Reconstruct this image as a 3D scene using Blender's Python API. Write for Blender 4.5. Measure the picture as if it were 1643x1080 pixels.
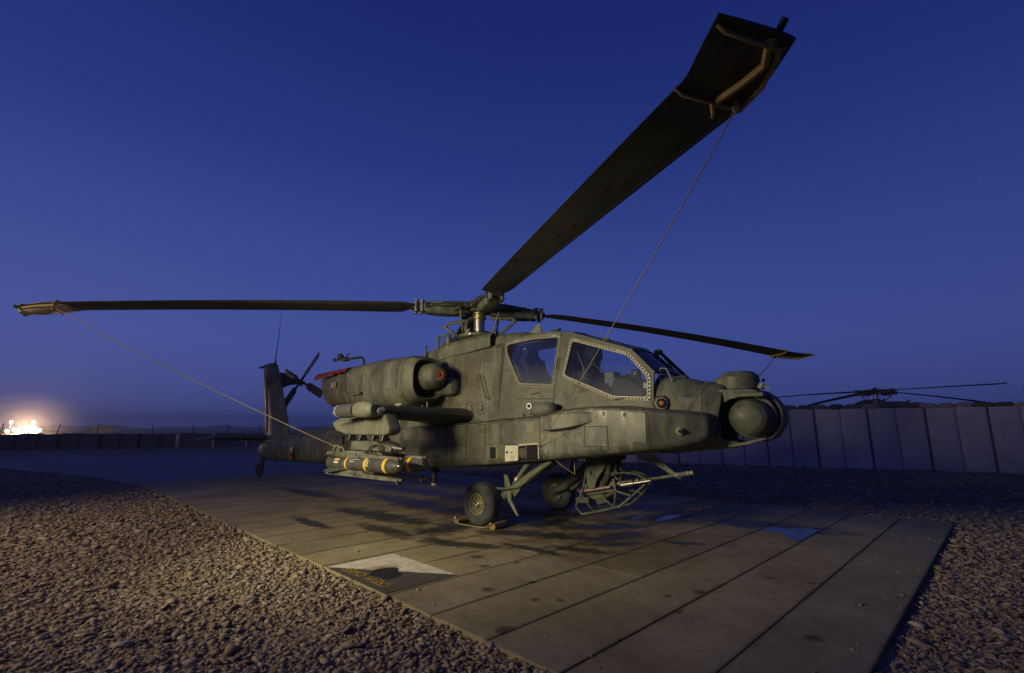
import bpy, bmesh, math, random
import numpy as np
from mathutils import Vector, Matrix

for o in list(bpy.data.objects):
    bpy.data.objects.remove(o)
random.seed(7)
rng = np.random.default_rng(7)
scene = bpy.context.scene
COL = scene.collection
R = math.radians

# ------------------------------------------------------------------ camera
cam_d = bpy.data.cameras.new('camera')
cam = bpy.data.objects.new('camera', cam_d)
COL.objects.link(cam)
cam.location = (6.568, -6.642, 1.437)
YAW, PITCH = 40.74, math.degrees(math.atan(149 / 778.0))
cam.rotation_euler = (R(90 + PITCH), 0, R(YAW))
cam_d.sensor_fit = 'HORIZONTAL'
cam_d.sensor_width = 36.0
cam_d.lens = 36.0 * 778.0 / 1643.0
cam_d.clip_start = 0.05
cam_d.clip_end = 6000
cam_d.dof.use_dof = True
cam_d.dof.focus_distance = 8.5
cam_d.dof.aperture_fstop = 1.8
scene.camera = cam

# ------------------------------------------------------------------ sky (deep dusk, sun well below the horizon)
world = bpy.data.worlds.new('World')
scene.world = world
world.use_nodes = True
wn = world.node_tree
wn.nodes.clear()
w_out = wn.nodes.new('ShaderNodeOutputWorld')
w_bg = wn.nodes.new('ShaderNodeBackground')
w_tc = wn.nodes.new('ShaderNodeTexCoord')
w_sep = wn.nodes.new('ShaderNodeSeparateXYZ')
w_ramp = wn.nodes.new('ShaderNodeValToRGB')
wn.links.new(w_tc.outputs['Generated'], w_sep.inputs[0])
wn.links.new(w_sep.outputs['Z'], w_ramp.inputs[0])
els = w_ramp.color_ramp.elements
els[0].position = 0.0
els[0].color = (0.066, 0.084, 0.285, 1)
els[1].position = 1.0
els[1].color = (0.0080, 0.017, 0.125, 1)
for pos, c in ((0.05, (0.060, 0.083, 0.295)), (0.16, (0.053, 0.083, 0.318)), (0.30, (0.038, 0.066, 0.282)),
               (0.50, (0.0172, 0.036, 0.205)), (0.72, (0.0085, 0.019, 0.142))):
    e = els.new(pos)
    e.color = (*c, 1)
# the last light of the sunset: the dusk sky stays a little paler towards the west (behind the tail)
w_dot = wn.nodes.new('ShaderNodeVectorMath')
w_dot.operation = 'DOT_PRODUCT'
wn.links.new(w_tc.outputs['Generated'], w_dot.inputs[0])
w_dot.inputs[1].default_value = (-0.93, -0.12, 0.0)
w_mr = wn.nodes.new('ShaderNodeMapRange')
w_mr.inputs['From Min'].default_value = -0.6
w_mr.inputs['From Max'].default_value = 1.0
w_mr.inputs['To Min'].default_value = 0.80
w_mr.inputs['To Max'].default_value = 1.12
wn.links.new(w_dot.outputs['Value'], w_mr.inputs['Value'])
# a few faint first stars
w_vor = wn.nodes.new('ShaderNodeTexVoronoi')
w_vor.inputs['Scale'].default_value = 15.0
wn.links.new(w_tc.outputs['Generated'], w_vor.inputs['Vector'])
w_lt = wn.nodes.new('ShaderNodeMapRange')
w_lt.inputs['From Min'].default_value = 0.012
w_lt.inputs['From Max'].default_value = 0.005
w_lt.inputs['To Min'].default_value = 0.0
w_lt.inputs['To Max'].default_value = 0.22
wn.links.new(w_vor.outputs['Distance'], w_lt.inputs['Value'])
w_mul = wn.nodes.new('ShaderNodeVectorMath')
w_mul.operation = 'SCALE'
wn.links.new(w_ramp.outputs['Color'], w_mul.inputs[0])
wn.links.new(w_mr.outputs[0], w_mul.inputs['Scale'])
w_add = wn.nodes.new('ShaderNodeVectorMath')
w_add.operation = 'ADD'
wn.links.new(w_mul.outputs[0], w_add.inputs[0])
wn.links.new(w_lt.outputs[0], w_add.inputs[1])
wn.links.new(w_add.outputs[0], w_bg.inputs['Color'])
w_bg.inputs['Strength'].default_value = 1.0
wn.links.new(w_bg.outputs[0], w_out.inputs[0])

# ------------------------------------------------------------------ lights
def look_at(o, target):
    d = Vector(target) - o.location
    o.rotation_euler = d.to_track_quat('-Z', 'Y').to_euler()

# faint afterglow of the set sun, low in the west
sun_d = bpy.data.lights.new('afterglow_sun', 'SUN')
sun_d.energy = 0.012
sun_d.angle = R(20)
sun_d.color = (1.0, 0.62, 0.48)
sun = bpy.data.objects.new('afterglow_sun', sun_d)
COL.objects.link(sun)
sun.location = (-40, -6, 10)
look_at(sun, (0, 0, 5))

# the hand torch, swept over the aircraft and the gravel from two places left of the photographer
def torch(loc, target, energy, half, blend, soft, col=(0.97, 0.86, 0.53)):
    d = bpy.data.lights.new('torch', 'SPOT')
    d.energy = energy
    d.color = col
    d.spot_size = R(half * 2)
    d.spot_blend = blend
    d.shadow_soft_size = soft
    o = bpy.data.objects.new('torch', d)
    COL.objects.link(o)
    o.location = loc
    look_at(o, target)
torch((0.8, -8.2, 2.8), (1.4, 0.0, 2.2), 1650, 44, 0.9, 0.6)
torch((-3.0, -11.8, 4.6), (-0.1, -3.4, 0.0), 2050, 54, 1.0, 0.9, (1.0, 0.79, 0.47))

# ------------------------------------------------------------------ picture
scene.render.engine = 'CYCLES'
scene.cycles.use_denoising = True
scene.cycles.use_adaptive_sampling = True
scene.cycles.adaptive_threshold = 0.02
scene.cycles.max_bounces = 6
scene.cycles.diffuse_bounces = 2
scene.cycles.glossy_bounces = 3
scene.cycles.transparent_max_bounces = 16
scene.cycles.volume_bounces = 0
scene.cycles.sample_clamp_indirect = 4
scene.view_settings.view_transform = 'Standard'
scene.view_settings.look = 'None'
scene.view_settings.exposure = 0.0
scene.view_settings.gamma = 1.0

# ------------------------------------------------------------------ materials
MATS = {}
def new_mat(name):
    m = bpy.data.materials.new(name)
    m.use_nodes = True
    nt = m.node_tree
    b = nt.nodes['Principled BSDF']
    MATS[name] = m
    return m, nt, b

def nd(nt, t, **k):
    n = nt.nodes.new(t)
    for a, v in k.items():
        setattr(n, a, v)
    return n

def noise(nt, scale, detail=4, rough=0.55, coord='Object', vec=None):
    n = nd(nt, 'ShaderNodeTexNoise')
    n.inputs['Scale'].default_value = scale
    n.inputs['Detail'].default_value = detail
    n.inputs['Roughness'].default_value = rough
    if vec is None:
        if coord == 'World':
            g = nd(nt, 'ShaderNodeNewGeometry')
            vec = g.outputs['Position']
        else:
            tc = nd(nt, 'ShaderNodeTexCoord')
            vec = tc.outputs[coord]
    nt.links.new(vec, n.inputs['Vector'])
    return n

def ramp(nt, fac, stops):
    r = nd(nt, 'ShaderNodeValToRGB')
    e = r.color_ramp.elements
    e[0].position, e[0].color = stops[0][0], (*stops[0][1], 1)
    e[1].position, e[1].color = stops[-1][0], (*stops[-1][1], 1)
    for p, c in stops[1:-1]:
        x = e.new(p)
        x.color = (*c, 1)
    nt.links.new(fac, r.inputs[0])
    return r

def mixc(nt, fac, a, b, mode='MIX'):
    m = nd(nt, 'ShaderNodeMix', data_type='RGBA', blend_type=mode)
    for sock, v in ((0, fac), (6, a), (7, b)):
        if isinstance(v, (int, float)):
            m.inputs[sock].default_value = v
        elif isinstance(v, tuple):
            m.inputs[sock].default_value = (*v, 1)
        else:
            nt.links.new(v, m.inputs[sock])
    return m.outputs[2]

def bump(nt, b, h, strength=0.3, dist=0.01):
    n = nd(nt, 'ShaderNodeBump')
    n.inputs['Strength'].default_value = strength
    n.inputs['Distance'].default_value = dist
    nt.links.new(h, n.inputs['Height'])
    nt.links.new(n.outputs[0], b.inputs['Normal'])
    return n

G1 = (0, 0, 0)
G3 = (1, 1, 1)

def paint(name, col, dust=(0.20, 0.185, 0.135), dustamt=0.7, rough=0.55, var=0.42, streak=True, metal=0.0, scale=1.0, spec=0.35):
    m, nt, b = new_mat(name)
    n1 = noise(nt, 1.7 * scale, 5, 0.6, 'World')
    dark = tuple(c * (1 - var) for c in col)
    lite = tuple(c * (1 + var) for c in col)
    base = ramp(nt, n1.outputs['Fac'], ((0.3, dark), (0.52, col), (0.72, lite))).outputs[0]
    # dust film, blotchy and streaked downwards
    g = nd(nt, 'ShaderNodeNewGeometry')
    mp = nd(nt, 'ShaderNodeMapping')
    mp.inputs['Scale'].default_value = (1, 1, 0.28 if streak else 1)
    nt.links.new(g.outputs['Position'], mp.inputs[0])
    n2 = noise(nt, 4.5 * scale, 6, 0.62, vec=mp.outputs[0])
    f2 = ramp(nt, n2.outputs['Fac'], ((0.46, G1), (0.56, (dustamt * 0.55,) * 3), (0.66, (dustamt,) * 3)))
    base = mixc(nt, f2.outputs[0], base, dust)
    # crisper worn patches where the film has been rubbed or rained off
    n5 = noise(nt, 2.6 * scale, 9, 0.68, 'World')
    f5 = ramp(nt, n5.outputs['Fac'], ((0.54, G1), (0.575, (dustamt * 0.4,) * 3)))
    base = mixc(nt, f5.outputs[0], base, tuple(d * 0.85 for d in dust))
    f6 = ramp(nt, n5.outputs['Fac'], ((0.40, (0.55,) * 3), (0.435, G1)))
    base = mixc(nt, f6.outputs[0], base, tuple(c * 0.55 for c in col))
    # scuffs and oil spots
    n3 = noise(nt, 17 * scale, 5, 0.7, 'World')
    f3 = ramp(nt, n3.outputs['Fac'], ((0.57, G1), (0.66, (0.8,) * 3)))
    base = mixc(nt, f3.outputs[0], base, tuple(c * 0.42 for c in col))
    n4 = noise(nt, 60 * scale, 3, 0.7, 'World')
    f4 = ramp(nt, n4.outputs['Fac'], ((0.66, G1), (0.74, (0.5,) * 3)))
    base = mixc(nt, f4.outputs[0], base, dust)
    nt.links.new(base, b.inputs['Base Color'])
    rr = ramp(nt, n2.outputs['Fac'], ((0.35, (rough - 0.13,) * 3), (0.65, (min(rough + 0.2, 1),) * 3)))
    nt.links.new(rr.outputs[0], b.inputs['Roughness'])
    b.inputs['Metallic'].default_value = metal
    b.inputs['Specular IOR Level'].default_value = spec
    nb = noise(nt, 7.0, 8, 0.75, 'World')
    bump(nt, b, nb.outputs['Fac'], 0.12, 0.008)
    return m

def plain(name, col, rough=0.6, metal=0.0, var=0.2, scale=12, bumpd=0.0, spec=0.4):
    m, nt, b = new_mat(name)
    n = noise(nt, scale, 4, 0.6, 'World')
    r_ = ramp(nt, n.outputs['Fac'], ((0.3, tuple(c * (1 - var) for c in col)), (0.7, tuple(min(c * (1 + var), 1) for c in col))))
    nt.links.new(r_.outputs[0], b.inputs['Base Color'])
    b.inputs['Roughness'].default_value = rough
    b.inputs['Metallic'].default_value = metal
    b.inputs['Specular IOR Level'].default_value = spec
    if bumpd:
        bump(nt, b, n.outputs['Fac'], 0.6, bumpd)
    return m

paint('olive', (0.080, 0.088, 0.062), dust=(0.180, 0.172, 0.126))
paint('olive_bay', (0.088, 0.096, 0.076), dust=(0.27, 0.26, 0.20), dustamt=0.8, rough=0.42)
paint('olive_panel', (0.075, 0.082, 0.064), dust=(0.19, 0.182, 0.14), dustamt=0.75)
paint('olive_brown', (0.085, 0.077, 0.053), dustamt=0.3)
paint('olive_light', (0.155, 0.158, 0.115), dust=(0.25, 0.235, 0.17), dustamt=0.4)
paint('olive_dark', (0.045, 0.047, 0.035), dust=(0.10, 0.095, 0.07), dustamt=0.4)
paint('blade_paint', (0.040, 0.042, 0.030), dust=(0.075, 0.07, 0.05), dustamt=0.35, streak=False, rough=0.6)
paint('missile_paint', (0.060, 0.060, 0.055), dust=(0.12, 0.11, 0.09), dustamt=0.25, rough=0.5, scale=2)
paint('rail_paint', (0.11, 0.115, 0.088), dust=(0.2, 0.19, 0.14), dustamt=0.4, scale=2)
paint('door_cream', (0.52, 0.50, 0.40), dust=(0.35, 0.32, 0.22), dustamt=0.4, var=0.1)
plain('black_paint', (0.012, 0.012, 0.011), 0.7)
plain('recess', (0.006, 0.006, 0.006), 0.9)
plain('steel', (0.32, 0.31, 0.29), 0.35, 0.9, 0.3, 30)
plain('dark_steel', (0.09, 0.088, 0.075), 0.45, 0.7, 0.45, 40)
plain('brass', (0.26, 0.21, 0.12), 0.45, 0.8, 0.3, 30)
plain('chrome', (0.45, 0.45, 0.45), 0.38, 1.0, 0.05)
plain('pink_rod', (0.26, 0.19, 0.175), 0.35, 0.3)
plain('tyre', (0.052, 0.052, 0.054), 0.85, 0, 0.35, 9, 0.004)
plain('rim', (0.19, 0.18, 0.085), 0.5, 0.1, 0.3, 14)
plain('frame_grey', (0.24, 0.225, 0.18), 0.6, 0, 0.2, 20)
plain('fastener_light', (0.28, 0.265, 0.215), 0.4, 0.2, 0.15)
plain('fastener_dark', (0.02, 0.02, 0.02), 0.6)
plain('yellow_band', (0.74, 0.42, 0.02), 0.5, 0, 0.12, 25)
plain('print_white', (0.55, 0.55, 0.52), 0.6, 0, 0.3, 60)
plain('stencil_red', (0.055, 0.018, 0.014), 0.8)
plain('pad_yellow', (0.34, 0.20, 0.02), 0.8, 0, 0.6, 40)
plain('print_yellow', (0.62, 0.36, 0.03), 0.6, 0, 0.3, 60)
plain('orange_plug', (0.22, 0.045, 0.012), 0.6, 0, 0.3, 30)
plain('red_cloth', (0.22, 0.028, 0.024), 0.85, 0, 0.35, 10, 0.02)
plain('tag_tan', (0.30, 0.25, 0.15), 0.8)
plain('wood', (0.27, 0.16, 0.055), 0.8, 0, 0.4, 22, 0.004)
plain('rope', (0.24, 0.19, 0.12), 0.9, 0, 0.3, 80, 0.003)
plain('strap_web', (0.30, 0.22, 0.10), 0.85, 0, 0.3, 60)
plain('white_plastic', (0.75, 0.73, 0.66), 0.5)
plain('cockpit_dark', (0.022, 0.024, 0.026), 0.8)
plain('seat_cloth', (0.018, 0.02, 0.022), 0.9)
plain('screen_grey', (0.07, 0.075, 0.075), 0.5)
plain('instrument', (0.35, 0.35, 0.33), 0.6)
plain('marking_dark', (0.03, 0.032, 0.03), 0.75)
plain('marking_blue', (0.10, 0.115, 0.125), 0.7)
plain('missile_seeker', (0.02, 0.02, 0.018), 0.08, 0, 0.1, 5, spec=0.8)
plain('lamp_lens', (0.5, 0.5, 0.48), 0.08, 0, 0.05, 5, spec=0.9)
plain('amber_lens', (0.45, 0.18, 0.02), 0.15, 0, 0.2, 40, spec=0.8)
plain('pole', (0.05, 0.048, 0.045), 0.7)
plain('wire_post', (0.16, 0.14, 0.13), 0.8)
plain('far_building', (0.22, 0.17, 0.14), 0.9)
plain('hill', (0.16, 0.13, 0.12), 0.95, 0, 0.2, 0.02)

# canopy glass: clear acrylic with a dust film that is thicker where it has settled, low on each pane
def glass_mat():
    m = bpy.data.materials.new('canopy_glass')
    m.use_nodes = True
    nt = m.node_tree
    nt.nodes.clear()
    out = nd(nt, 'ShaderNodeOutputMaterial')
    tr = nd(nt, 'ShaderNodeBsdfTransparent')
    tr.inputs[0].default_value = (0.88, 0.92, 0.95, 1)
    gl = nd(nt, 'ShaderNodeBsdfGlossy')
    gl.inputs['Roughness'].default_value = 0.02
    df = nd(nt, 'ShaderNodeBsdfDiffuse')
    df.inputs[0].default_value = (0.62, 0.60, 0.55, 1)
    fr = nd(nt, 'ShaderNodeFresnel')
    fr.inputs[0].default_value = 1.45
    m1 = nd(nt, 'ShaderNodeMixShader')
    nt.links.new(fr.outputs[0], m1.inputs[0])
    nt.links.new(tr.outputs[0], m1.inputs[1])
    nt.links.new(gl.outputs[0], m1.inputs[2])
    # generated Z runs over the height of each pane: dust settles in its lower corners
    tc = nd(nt, 'ShaderNodeTexCoord')
    sp = nd(nt, 'ShaderNodeSeparateXYZ')
    nt.links.new(tc.outputs['Generated'], sp.inputs[0])
    n = noise(nt, 5, 5, 0.65, 'Object')
    ad = nd(nt, 'ShaderNodeMath', operation='MULTIPLY_ADD')
    nt.links.new(n.outputs['Fac'], ad.inputs[0])
    ad.inputs[1].default_value = -0.45
    nt.links.new(sp.outputs['Z'], ad.inputs[2])
    mr = nd(nt, 'ShaderNodeMapRange')
    mr.inputs['From Min'].default_value = 0.30
    mr.inputs['From Max'].default_value = -0.32
    mr.inputs['To Min'].default_value = 0.006
    mr.inputs['To Max'].default_value = 0.075
    nt.links.new(ad.outputs[0], mr.inputs['Value'])
    m2 = nd(nt, 'ShaderNodeMixShader')
    nt.links.new(mr.outputs[0], m2.inputs[0])
    nt.links.new(m1.outputs[0], m2.inputs[1])
    nt.links.new(df.outputs[0], m2.inputs[2])
    nt.links.new(m2.outputs[0], out.inputs[0])
    MATS['glass'] = m
glass_mat()

def emit(name, col, s):
    m = bpy.data.materials.new(name)
    m.use_nodes = True
    nt = m.node_tree
    nt.nodes.clear()
    out = nd(nt, 'ShaderNodeOutputMaterial')
    e = nd(nt, 'ShaderNodeEmission')
    e.inputs[0].default_value = (*col, 1)
    e.inputs[1].default_value = s
    nt.links.new(e.outputs[0], out.inputs[0])
    MATS[name] = m
emit('lamp_glow', (1.0, 0.72, 0.42), 60)

# ------------------------------------------------------------------ mesh helpers
class MB:
    def __init__(s):
        s.v, s.f = [], []
    def add(s, vs, fs):
        o = len(s.v)
        s.v += [tuple(v) for v in vs]
        s.f += [tuple(i + o for i in f) for f in fs]
        return s
    def box(s, c, d, rot=None):
        x, y, z = (a / 2 for a in d)
        vs = [Vector((sx * x, sy * y, sz * z)) for sx in (-1, 1) for sy in (-1, 1) for sz in (-1, 1)]
        if rot is not None:
            vs = [rot @ v for v in vs]
        c = Vector(c)
        return s.add([v + c for v in vs], [(0, 1, 3, 2), (4, 6, 7, 5), (0, 4, 5, 1), (2, 3, 7, 6), (0, 2, 6, 4), (1, 5, 7, 3)])
    def bar(s, p0, p1, w, h, up=(0, 0, 1)):
        p0, p1 = Vector(p0), Vector(p1)
        d = (p1 - p0)
        L = d.length
        d.normalize()
        u = Vector(up)
        if abs(d.dot(u)) > 0.98:
            u = Vector((1, 0, 0))
        sd = d.cross(u).normalized()
        u = sd.cross(d).normalized()
        m = Matrix((d, sd, u)).transposed()
        return s.box((p0 + p1) / 2, (L, w, h), m)
    def ring(s, c, ax, r, n, u=None):
        ax = Vector(ax).normalized()
        if u is None:
            u = Vector((0, 0, 1)) if abs(ax.z) < 0.9 else Vector((1, 0, 0))
        a = ax.cross(u).normalized()
        b = ax.cross(a).normalized()
        return [Vector(c) + (a * math.cos(t) + b * math.sin(t)) * r for t in (2 * math.pi * i / n for i in range(n))]
    def loft(s, rings, cap=True, closed=True):
        n = len(rings[0])
        vs = [v for r in rings for v in r]
        fs = []
        for i in range(len(rings) - 1):
            for j in range(n if closed else n - 1):
                k = (j + 1) % n
                fs.append((i * n + j, i * n + k, (i + 1) * n + k, (i + 1) * n + j))
        if cap:
            fs.append(tuple(range(n))[::-1])
            fs.append(tuple((len(rings) - 1) * n + j for j in range(n)))
        return s.add(vs, fs)
    def cyl(s, p0, p1, r0, r1=None, n=14, cap=True):
        r1 = r0 if r1 is None else r1
        ax = Vector(p1) - Vector(p0)
        return s.loft([s.ring(p0, ax, r0, n), s.ring(p1, ax, r1, n)], cap)
    def lathe(s, o, ax, prof, n=20, cap=True):
        o, ax = Vector(o), Vector(ax).normalized()
        return s.loft([s.ring(o + ax * t, ax, max(r, 1e-4), n) for t, r in prof], cap)
    def tube(s, pts, r, n=8, cap=True):
        pts = [Vector(p) for p in pts]
        rs = r if isinstance(r, (list, tuple)) else [r] * len(pts)
        rings = []
        u = None
        for i, p in enumerate(pts):
            d = (pts[min(i + 1, len(pts) - 1)] - pts[max(i - 1, 0)]).normalized()
            if u is None:
                u = Vector((0, 0, 1)) if abs(d.z) < 0.9 else Vector((1, 0, 0))
            a = d.cross(u).normalized()
            u = a.cross(d).normalized()
            rings.append([p + (a * math.cos(t) + u * math.sin(t)) * rs[i] for t in (2 * math.pi * k / n for k in range(n))])
        return s.loft(rings, cap)
    def prism(s, poly, plane, a, b):
        def P(u, v, w):
            return {'xz': (u, w, v), 'xy': (u, v, w), 'yz': (w, u, v)}[plane]
        return s.loft([[P(u, v, a) for u, v in poly], [P(u, v, b) for u, v in poly]])
    def ball(s, c, r, nu=16, nv=10):
        rx, ry, rz = r if isinstance(r, (tuple, list)) else (r, r, r)
        c = Vector(c)
        rings = []
        for i in range(nv + 1):
            t = -math.pi / 2 + math.pi * i / nv
            cr = max(math.cos(t), 1e-3)
            rings.append([c + Vector((rx * cr * math.cos(p), ry * cr * math.sin(p), rz * math.sin(t))) for p in (2 * math.pi * k / nu for k in range(nu))])
        return s.loft(rings)

def link(o, parent=None):
    COL.objects.link(o)
    if parent is not None:
        o.parent = parent
    return o

def mesh_data(name, mb, mat, smooth=38):
    me = bpy.data.meshes.new(name)
    me.from_pydata(mb.v, [], mb.f)
    bm = bmesh.new()
    bm.from_mesh(me)
    bmesh.ops.recalc_face_normals(bm, faces=bm.faces)
    bm.to_mesh(me)
    bm.free()
    if smooth:
        me.shade_smooth()
        me.set_sharp_from_angle(angle=R(smooth))
    me.materials.append(MATS[mat])
    return me

def obj(name, mb, mat, parent=None, smooth=38, bevel=0, seg=2, label=None):
    o = link(bpy.data.objects.new(name, mesh_data(name, mb, mat, smooth)), parent)
    if bevel:
        bv = o.modifiers.new('bevel', 'BEVEL')
        bv.width = bevel
        bv.segments = seg
        bv.limit_method = 'ANGLE'
        bv.angle_limit = R(35)
        bv.harden_normals = False
    if label:
        o['label'] = label
    return o

def tag(o, label, cat, group=None, kind=None):
    if label:
        o['label'] = label
    if cat:
        o['category'] = cat
    if group:
        o['group'] = group
    if kind:
        o['kind'] = kind
    return o

def empty(name, loc=(0, 0, 0), rz=0, label=None, cat=None, group=None):
    o = bpy.data.objects.new(name, None)
    o.empty_display_size = 0.2
    o.location = loc
    o.rotation_euler = (0, 0, rz)
    link(o)
    return tag(o, label, cat, group)

def kids(o):
    return [c for c in bpy.data.objects if c.parent == o]

def text_mesh(name, body, size, mat, matrix, parent=None, thick=0.0015, sx=1.0, align='CENTER'):
    cu = bpy.data.curves.new(name, 'FONT')
    cu.body = body
    cu.size = size
    cu.align_x = align
    cu.align_y = 'CENTER'
    cu.extrude = thick
    cu.resolution_u = 2
    t = bpy.data.objects.new(name + '_curve', cu)
    COL.objects.link(t)
    dg = bpy.context.evaluated_depsgraph_get()
    me = bpy.data.meshes.new_from_object(t.evaluated_get(dg))
    me.name = name
    COL.objects.unlink(t)
    bpy.data.objects.remove(t)
    me.transform(Matrix.Diagonal((sx, 1, 1, 1)))
    me.transform(matrix)
    me.materials.clear()
    me.materials.append(MATS[mat])
    return link(bpy.data.objects.new(name, me), parent)

def frame_matrix(o, ex, ey):
    ex, ey = Vector(ex).normalized(), Vector(ey).normalized()
    ez = ex.cross(ey)
    m = Matrix((ex, ey, ez)).transposed().to_4x4()
    m.translation = Vector(o)
    return m

def super_ring(x, yc, zc, hw, hh, e=2.6, n=28, shear=0.0):
    out = []
    for i in range(n):
        t = 2 * math.pi * i / n
        c, s_ = math.cos(t), math.sin(t)
        y = math.copysign(abs(c) ** (2 / e), c) * hw
        z = math.copysign(abs(s_) ** (2 / e), s_) * hh
        out.append(Vector((x + shear * z, yc + y, zc + z)))
    return out

def profile(pts, r, k=4):
    """closed polygon -> polygon with rounded corners (constant point count); pts = [(y,z)] , r = radius or list"""
    n = len(pts)
    out = []
    for i in range(n):
        p0, p, p1 = (Vector(pts[(i + d) % n]) for d in (-1, 0, 1))
        rr = r[i] if isinstance(r, (list, tuple)) else r
        a = p0 - p
        b = p1 - p
        ra = min(rr, a.length * 0.45)
        rb = min(rr, b.length * 0.45)
        a = p + a.normalized() * ra if a.length else p
        b = p + b.normalized() * rb if b.length else p
        for j in range(k):
            t = j / (k - 1)
            out.append(a * (1 - t) ** 2 + p * 2 * t * (1 - t) + b * t * t)
    return out

def interp_rows(rows, step):
    """rows of numbers [x,...]; smooth (catmull-rom) interpolation along x"""
    out = []
    for i in range(len(rows) - 1):
        p1, p2 = np.array(rows[i], float), np.array(rows[i + 1], float)
        p0 = np.array(rows[i - 1], float) if i else 2 * p1 - p2
        p3 = np.array(rows[i + 2], float) if i + 2 < len(rows) else 2 * p2 - p1
        n = max(1, int(abs(p2[0] - p1[0]) / step))
        m1 = (p2 - p0) / ((p2[0] - p0[0]) or 1) * (p2[0] - p1[0])
        m2 = (p3 - p1) / ((p3[0] - p1[0]) or 1) * (p2[0] - p1[0])
        for k in range(n):
            t = k / n
            r_ = (2 * t ** 3 - 3 * t ** 2 + 1) * p1 + (t ** 3 - 2 * t ** 2 + t) * m1 + (-2 * t ** 3 + 3 * t ** 2) * p2 + (t ** 3 - t ** 2) * m2
            r_[0] = p1[0] + (p2[0] - p1[0]) * t
            out.append(r_)
    out.append(np.array(rows[-1], float))
    return out
# ------------------------------------------------------------------ surface materials
PA = R(4.3)                                     # the pad lies turned by this much against the aircraft
EX = Vector((math.cos(PA), -math.sin(PA), 0))
EY = Vector((math.sin(PA), math.cos(PA), 0))
def pad(u, v, z=0.0):
    return EX * u + EY * v + Vector((0, 0, z))

def gravel_ground():
    m, nt, b = new_mat('gravel_ground')
    g = nd(nt, 'ShaderNodeNewGeometry')
    v = nd(nt, 'ShaderNodeTexVoronoi')
    v.inputs['Scale'].default_value = 22
    nt.links.new(g.outputs['Position'], v.inputs['Vector'])
    c = ramp(nt, v.outputs['Color'], ((0.2, (0.21, 0.158, 0.105)), (0.5, (0.29, 0.222, 0.15)), (0.85, (0.36, 0.285, 0.20))))
    n = noise(nt, 0.35, 4, 0.6, 'World')
    f = ramp(nt, n.outputs['Fac'], ((0.35, (0.72,) * 3), (0.65, (1.1,) * 3)))
    nt.links.new(mixc(nt, 1.0, c.outputs[0], f.outputs[0], 'MULTIPLY'), b.inputs['Base Color'])
    b.inputs['Roughness'].default_value = 0.95
    b.inputs['Specular IOR Level'].default_value = 0.2
    bump(nt, b, v.outputs['Distance'], 1.0, 0.03)
gravel_ground()

def stone_mat():
    m, nt, b = new_mat('stone')
    g = nd(nt, 'ShaderNodeNewGeometry')
    c = ramp(nt, g.outputs['Random Per Island'], ((0.0, (0.19, 0.138, 0.09)), (0.3, (0.26, 0.197, 0.132)), (0.6, (0.295, 0.23, 0.16)), (0.88, (0.34, 0.275, 0.198)), (1.0, (0.42, 0.355, 0.27))))
    n = noise(nt, 90, 4, 0.7, 'World')
    f = ramp(nt, n.outputs['Fac'], ((0.3, (0.72,) * 3), (0.7, (1.12,) * 3)))
    nt.links.new(mixc(nt, 1.0, c.outputs[0], f.outputs[0], 'MULTIPLY'), b.inputs['Base Color'])
    b.inputs['Roughness'].default_value = 0.92
    b.inputs['Specular IOR Level'].default_value = 0.2
    bump(nt, b, n.outputs['Fac'], 0.5, 0.006)
stone_mat()

def pad_uv(nt):
    """pad coordinates (u, v) of the shaded point"""
    g = nd(nt, 'ShaderNodeNewGeometry')
    mp = nd(nt, 'ShaderNodeMapping')
    mp.inputs['Rotation'].default_value = (0, 0, PA)
    nt.links.new(g.outputs['Position'], mp.inputs[0])
    return mp.outputs[0]

def spot(nt, vec, c, rad, soft=0.6, rot=0.0, warp=None):
    mp = nd(nt, 'ShaderNodeMapping')
    mp.vector_type = 'TEXTURE'
    mp.inputs['Location'].default_value = (c[0], c[1], 0)
    mp.inputs['Rotation'].default_value = (0, 0, rot)
    mp.inputs['Scale'].default_value = (rad[0], rad[1], 1)
    nt.links.new(vec, mp.inputs[0])
    s = nd(nt, 'ShaderNodeSeparateXYZ')
    nt.links.new(mp.outputs[0], s.inputs[0])
    cb = nd(nt, 'ShaderNodeCombineXYZ')
    nt.links.new(s.outputs[0], cb.inputs[0])
    nt.links.new(s.outputs[1], cb.inputs[1])
    ln = nd(nt, 'ShaderNodeVectorMath', operation='LENGTH')
    nt.links.new(cb.outputs[0], ln.inputs[0])
    val = ln.outputs['Value']
    if warp is not None:
        ad = nd(nt, 'ShaderNodeMath', operation='MULTIPLY_ADD')
        nt.links.new(warp, ad.inputs[0])
        ad.inputs[1].default_value = 2.2
        nt.links.new(val, ad.inputs[2])
        sb = nd(nt, 'ShaderNodeMath', operation='SUBTRACT')
        nt.links.new(ad.outputs[0], sb.inputs[0])
        sb.inputs[1].default_value = 1.1
        val = sb.outputs[0]
    mr = nd(nt, 'ShaderNodeMapRange')
    mr.inputs['From Min'].default_value = 1.0
    mr.inputs['From Max'].default_value = 1.0 - soft
    nt.links.new(val, mr.inputs['Value'])
    return mr.outputs[0]

def madd(nt, a, b_, op='MAXIMUM'):
    n = nd(nt, 'ShaderNodeMath', operation=op)
    for i, v in enumerate((a, b_)):
        if isinstance(v, (int, float)):
            n.inputs[i].default_value = v
        else:
            nt.links.new(v, n.inputs[i])
    return n.outputs[0]

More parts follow.
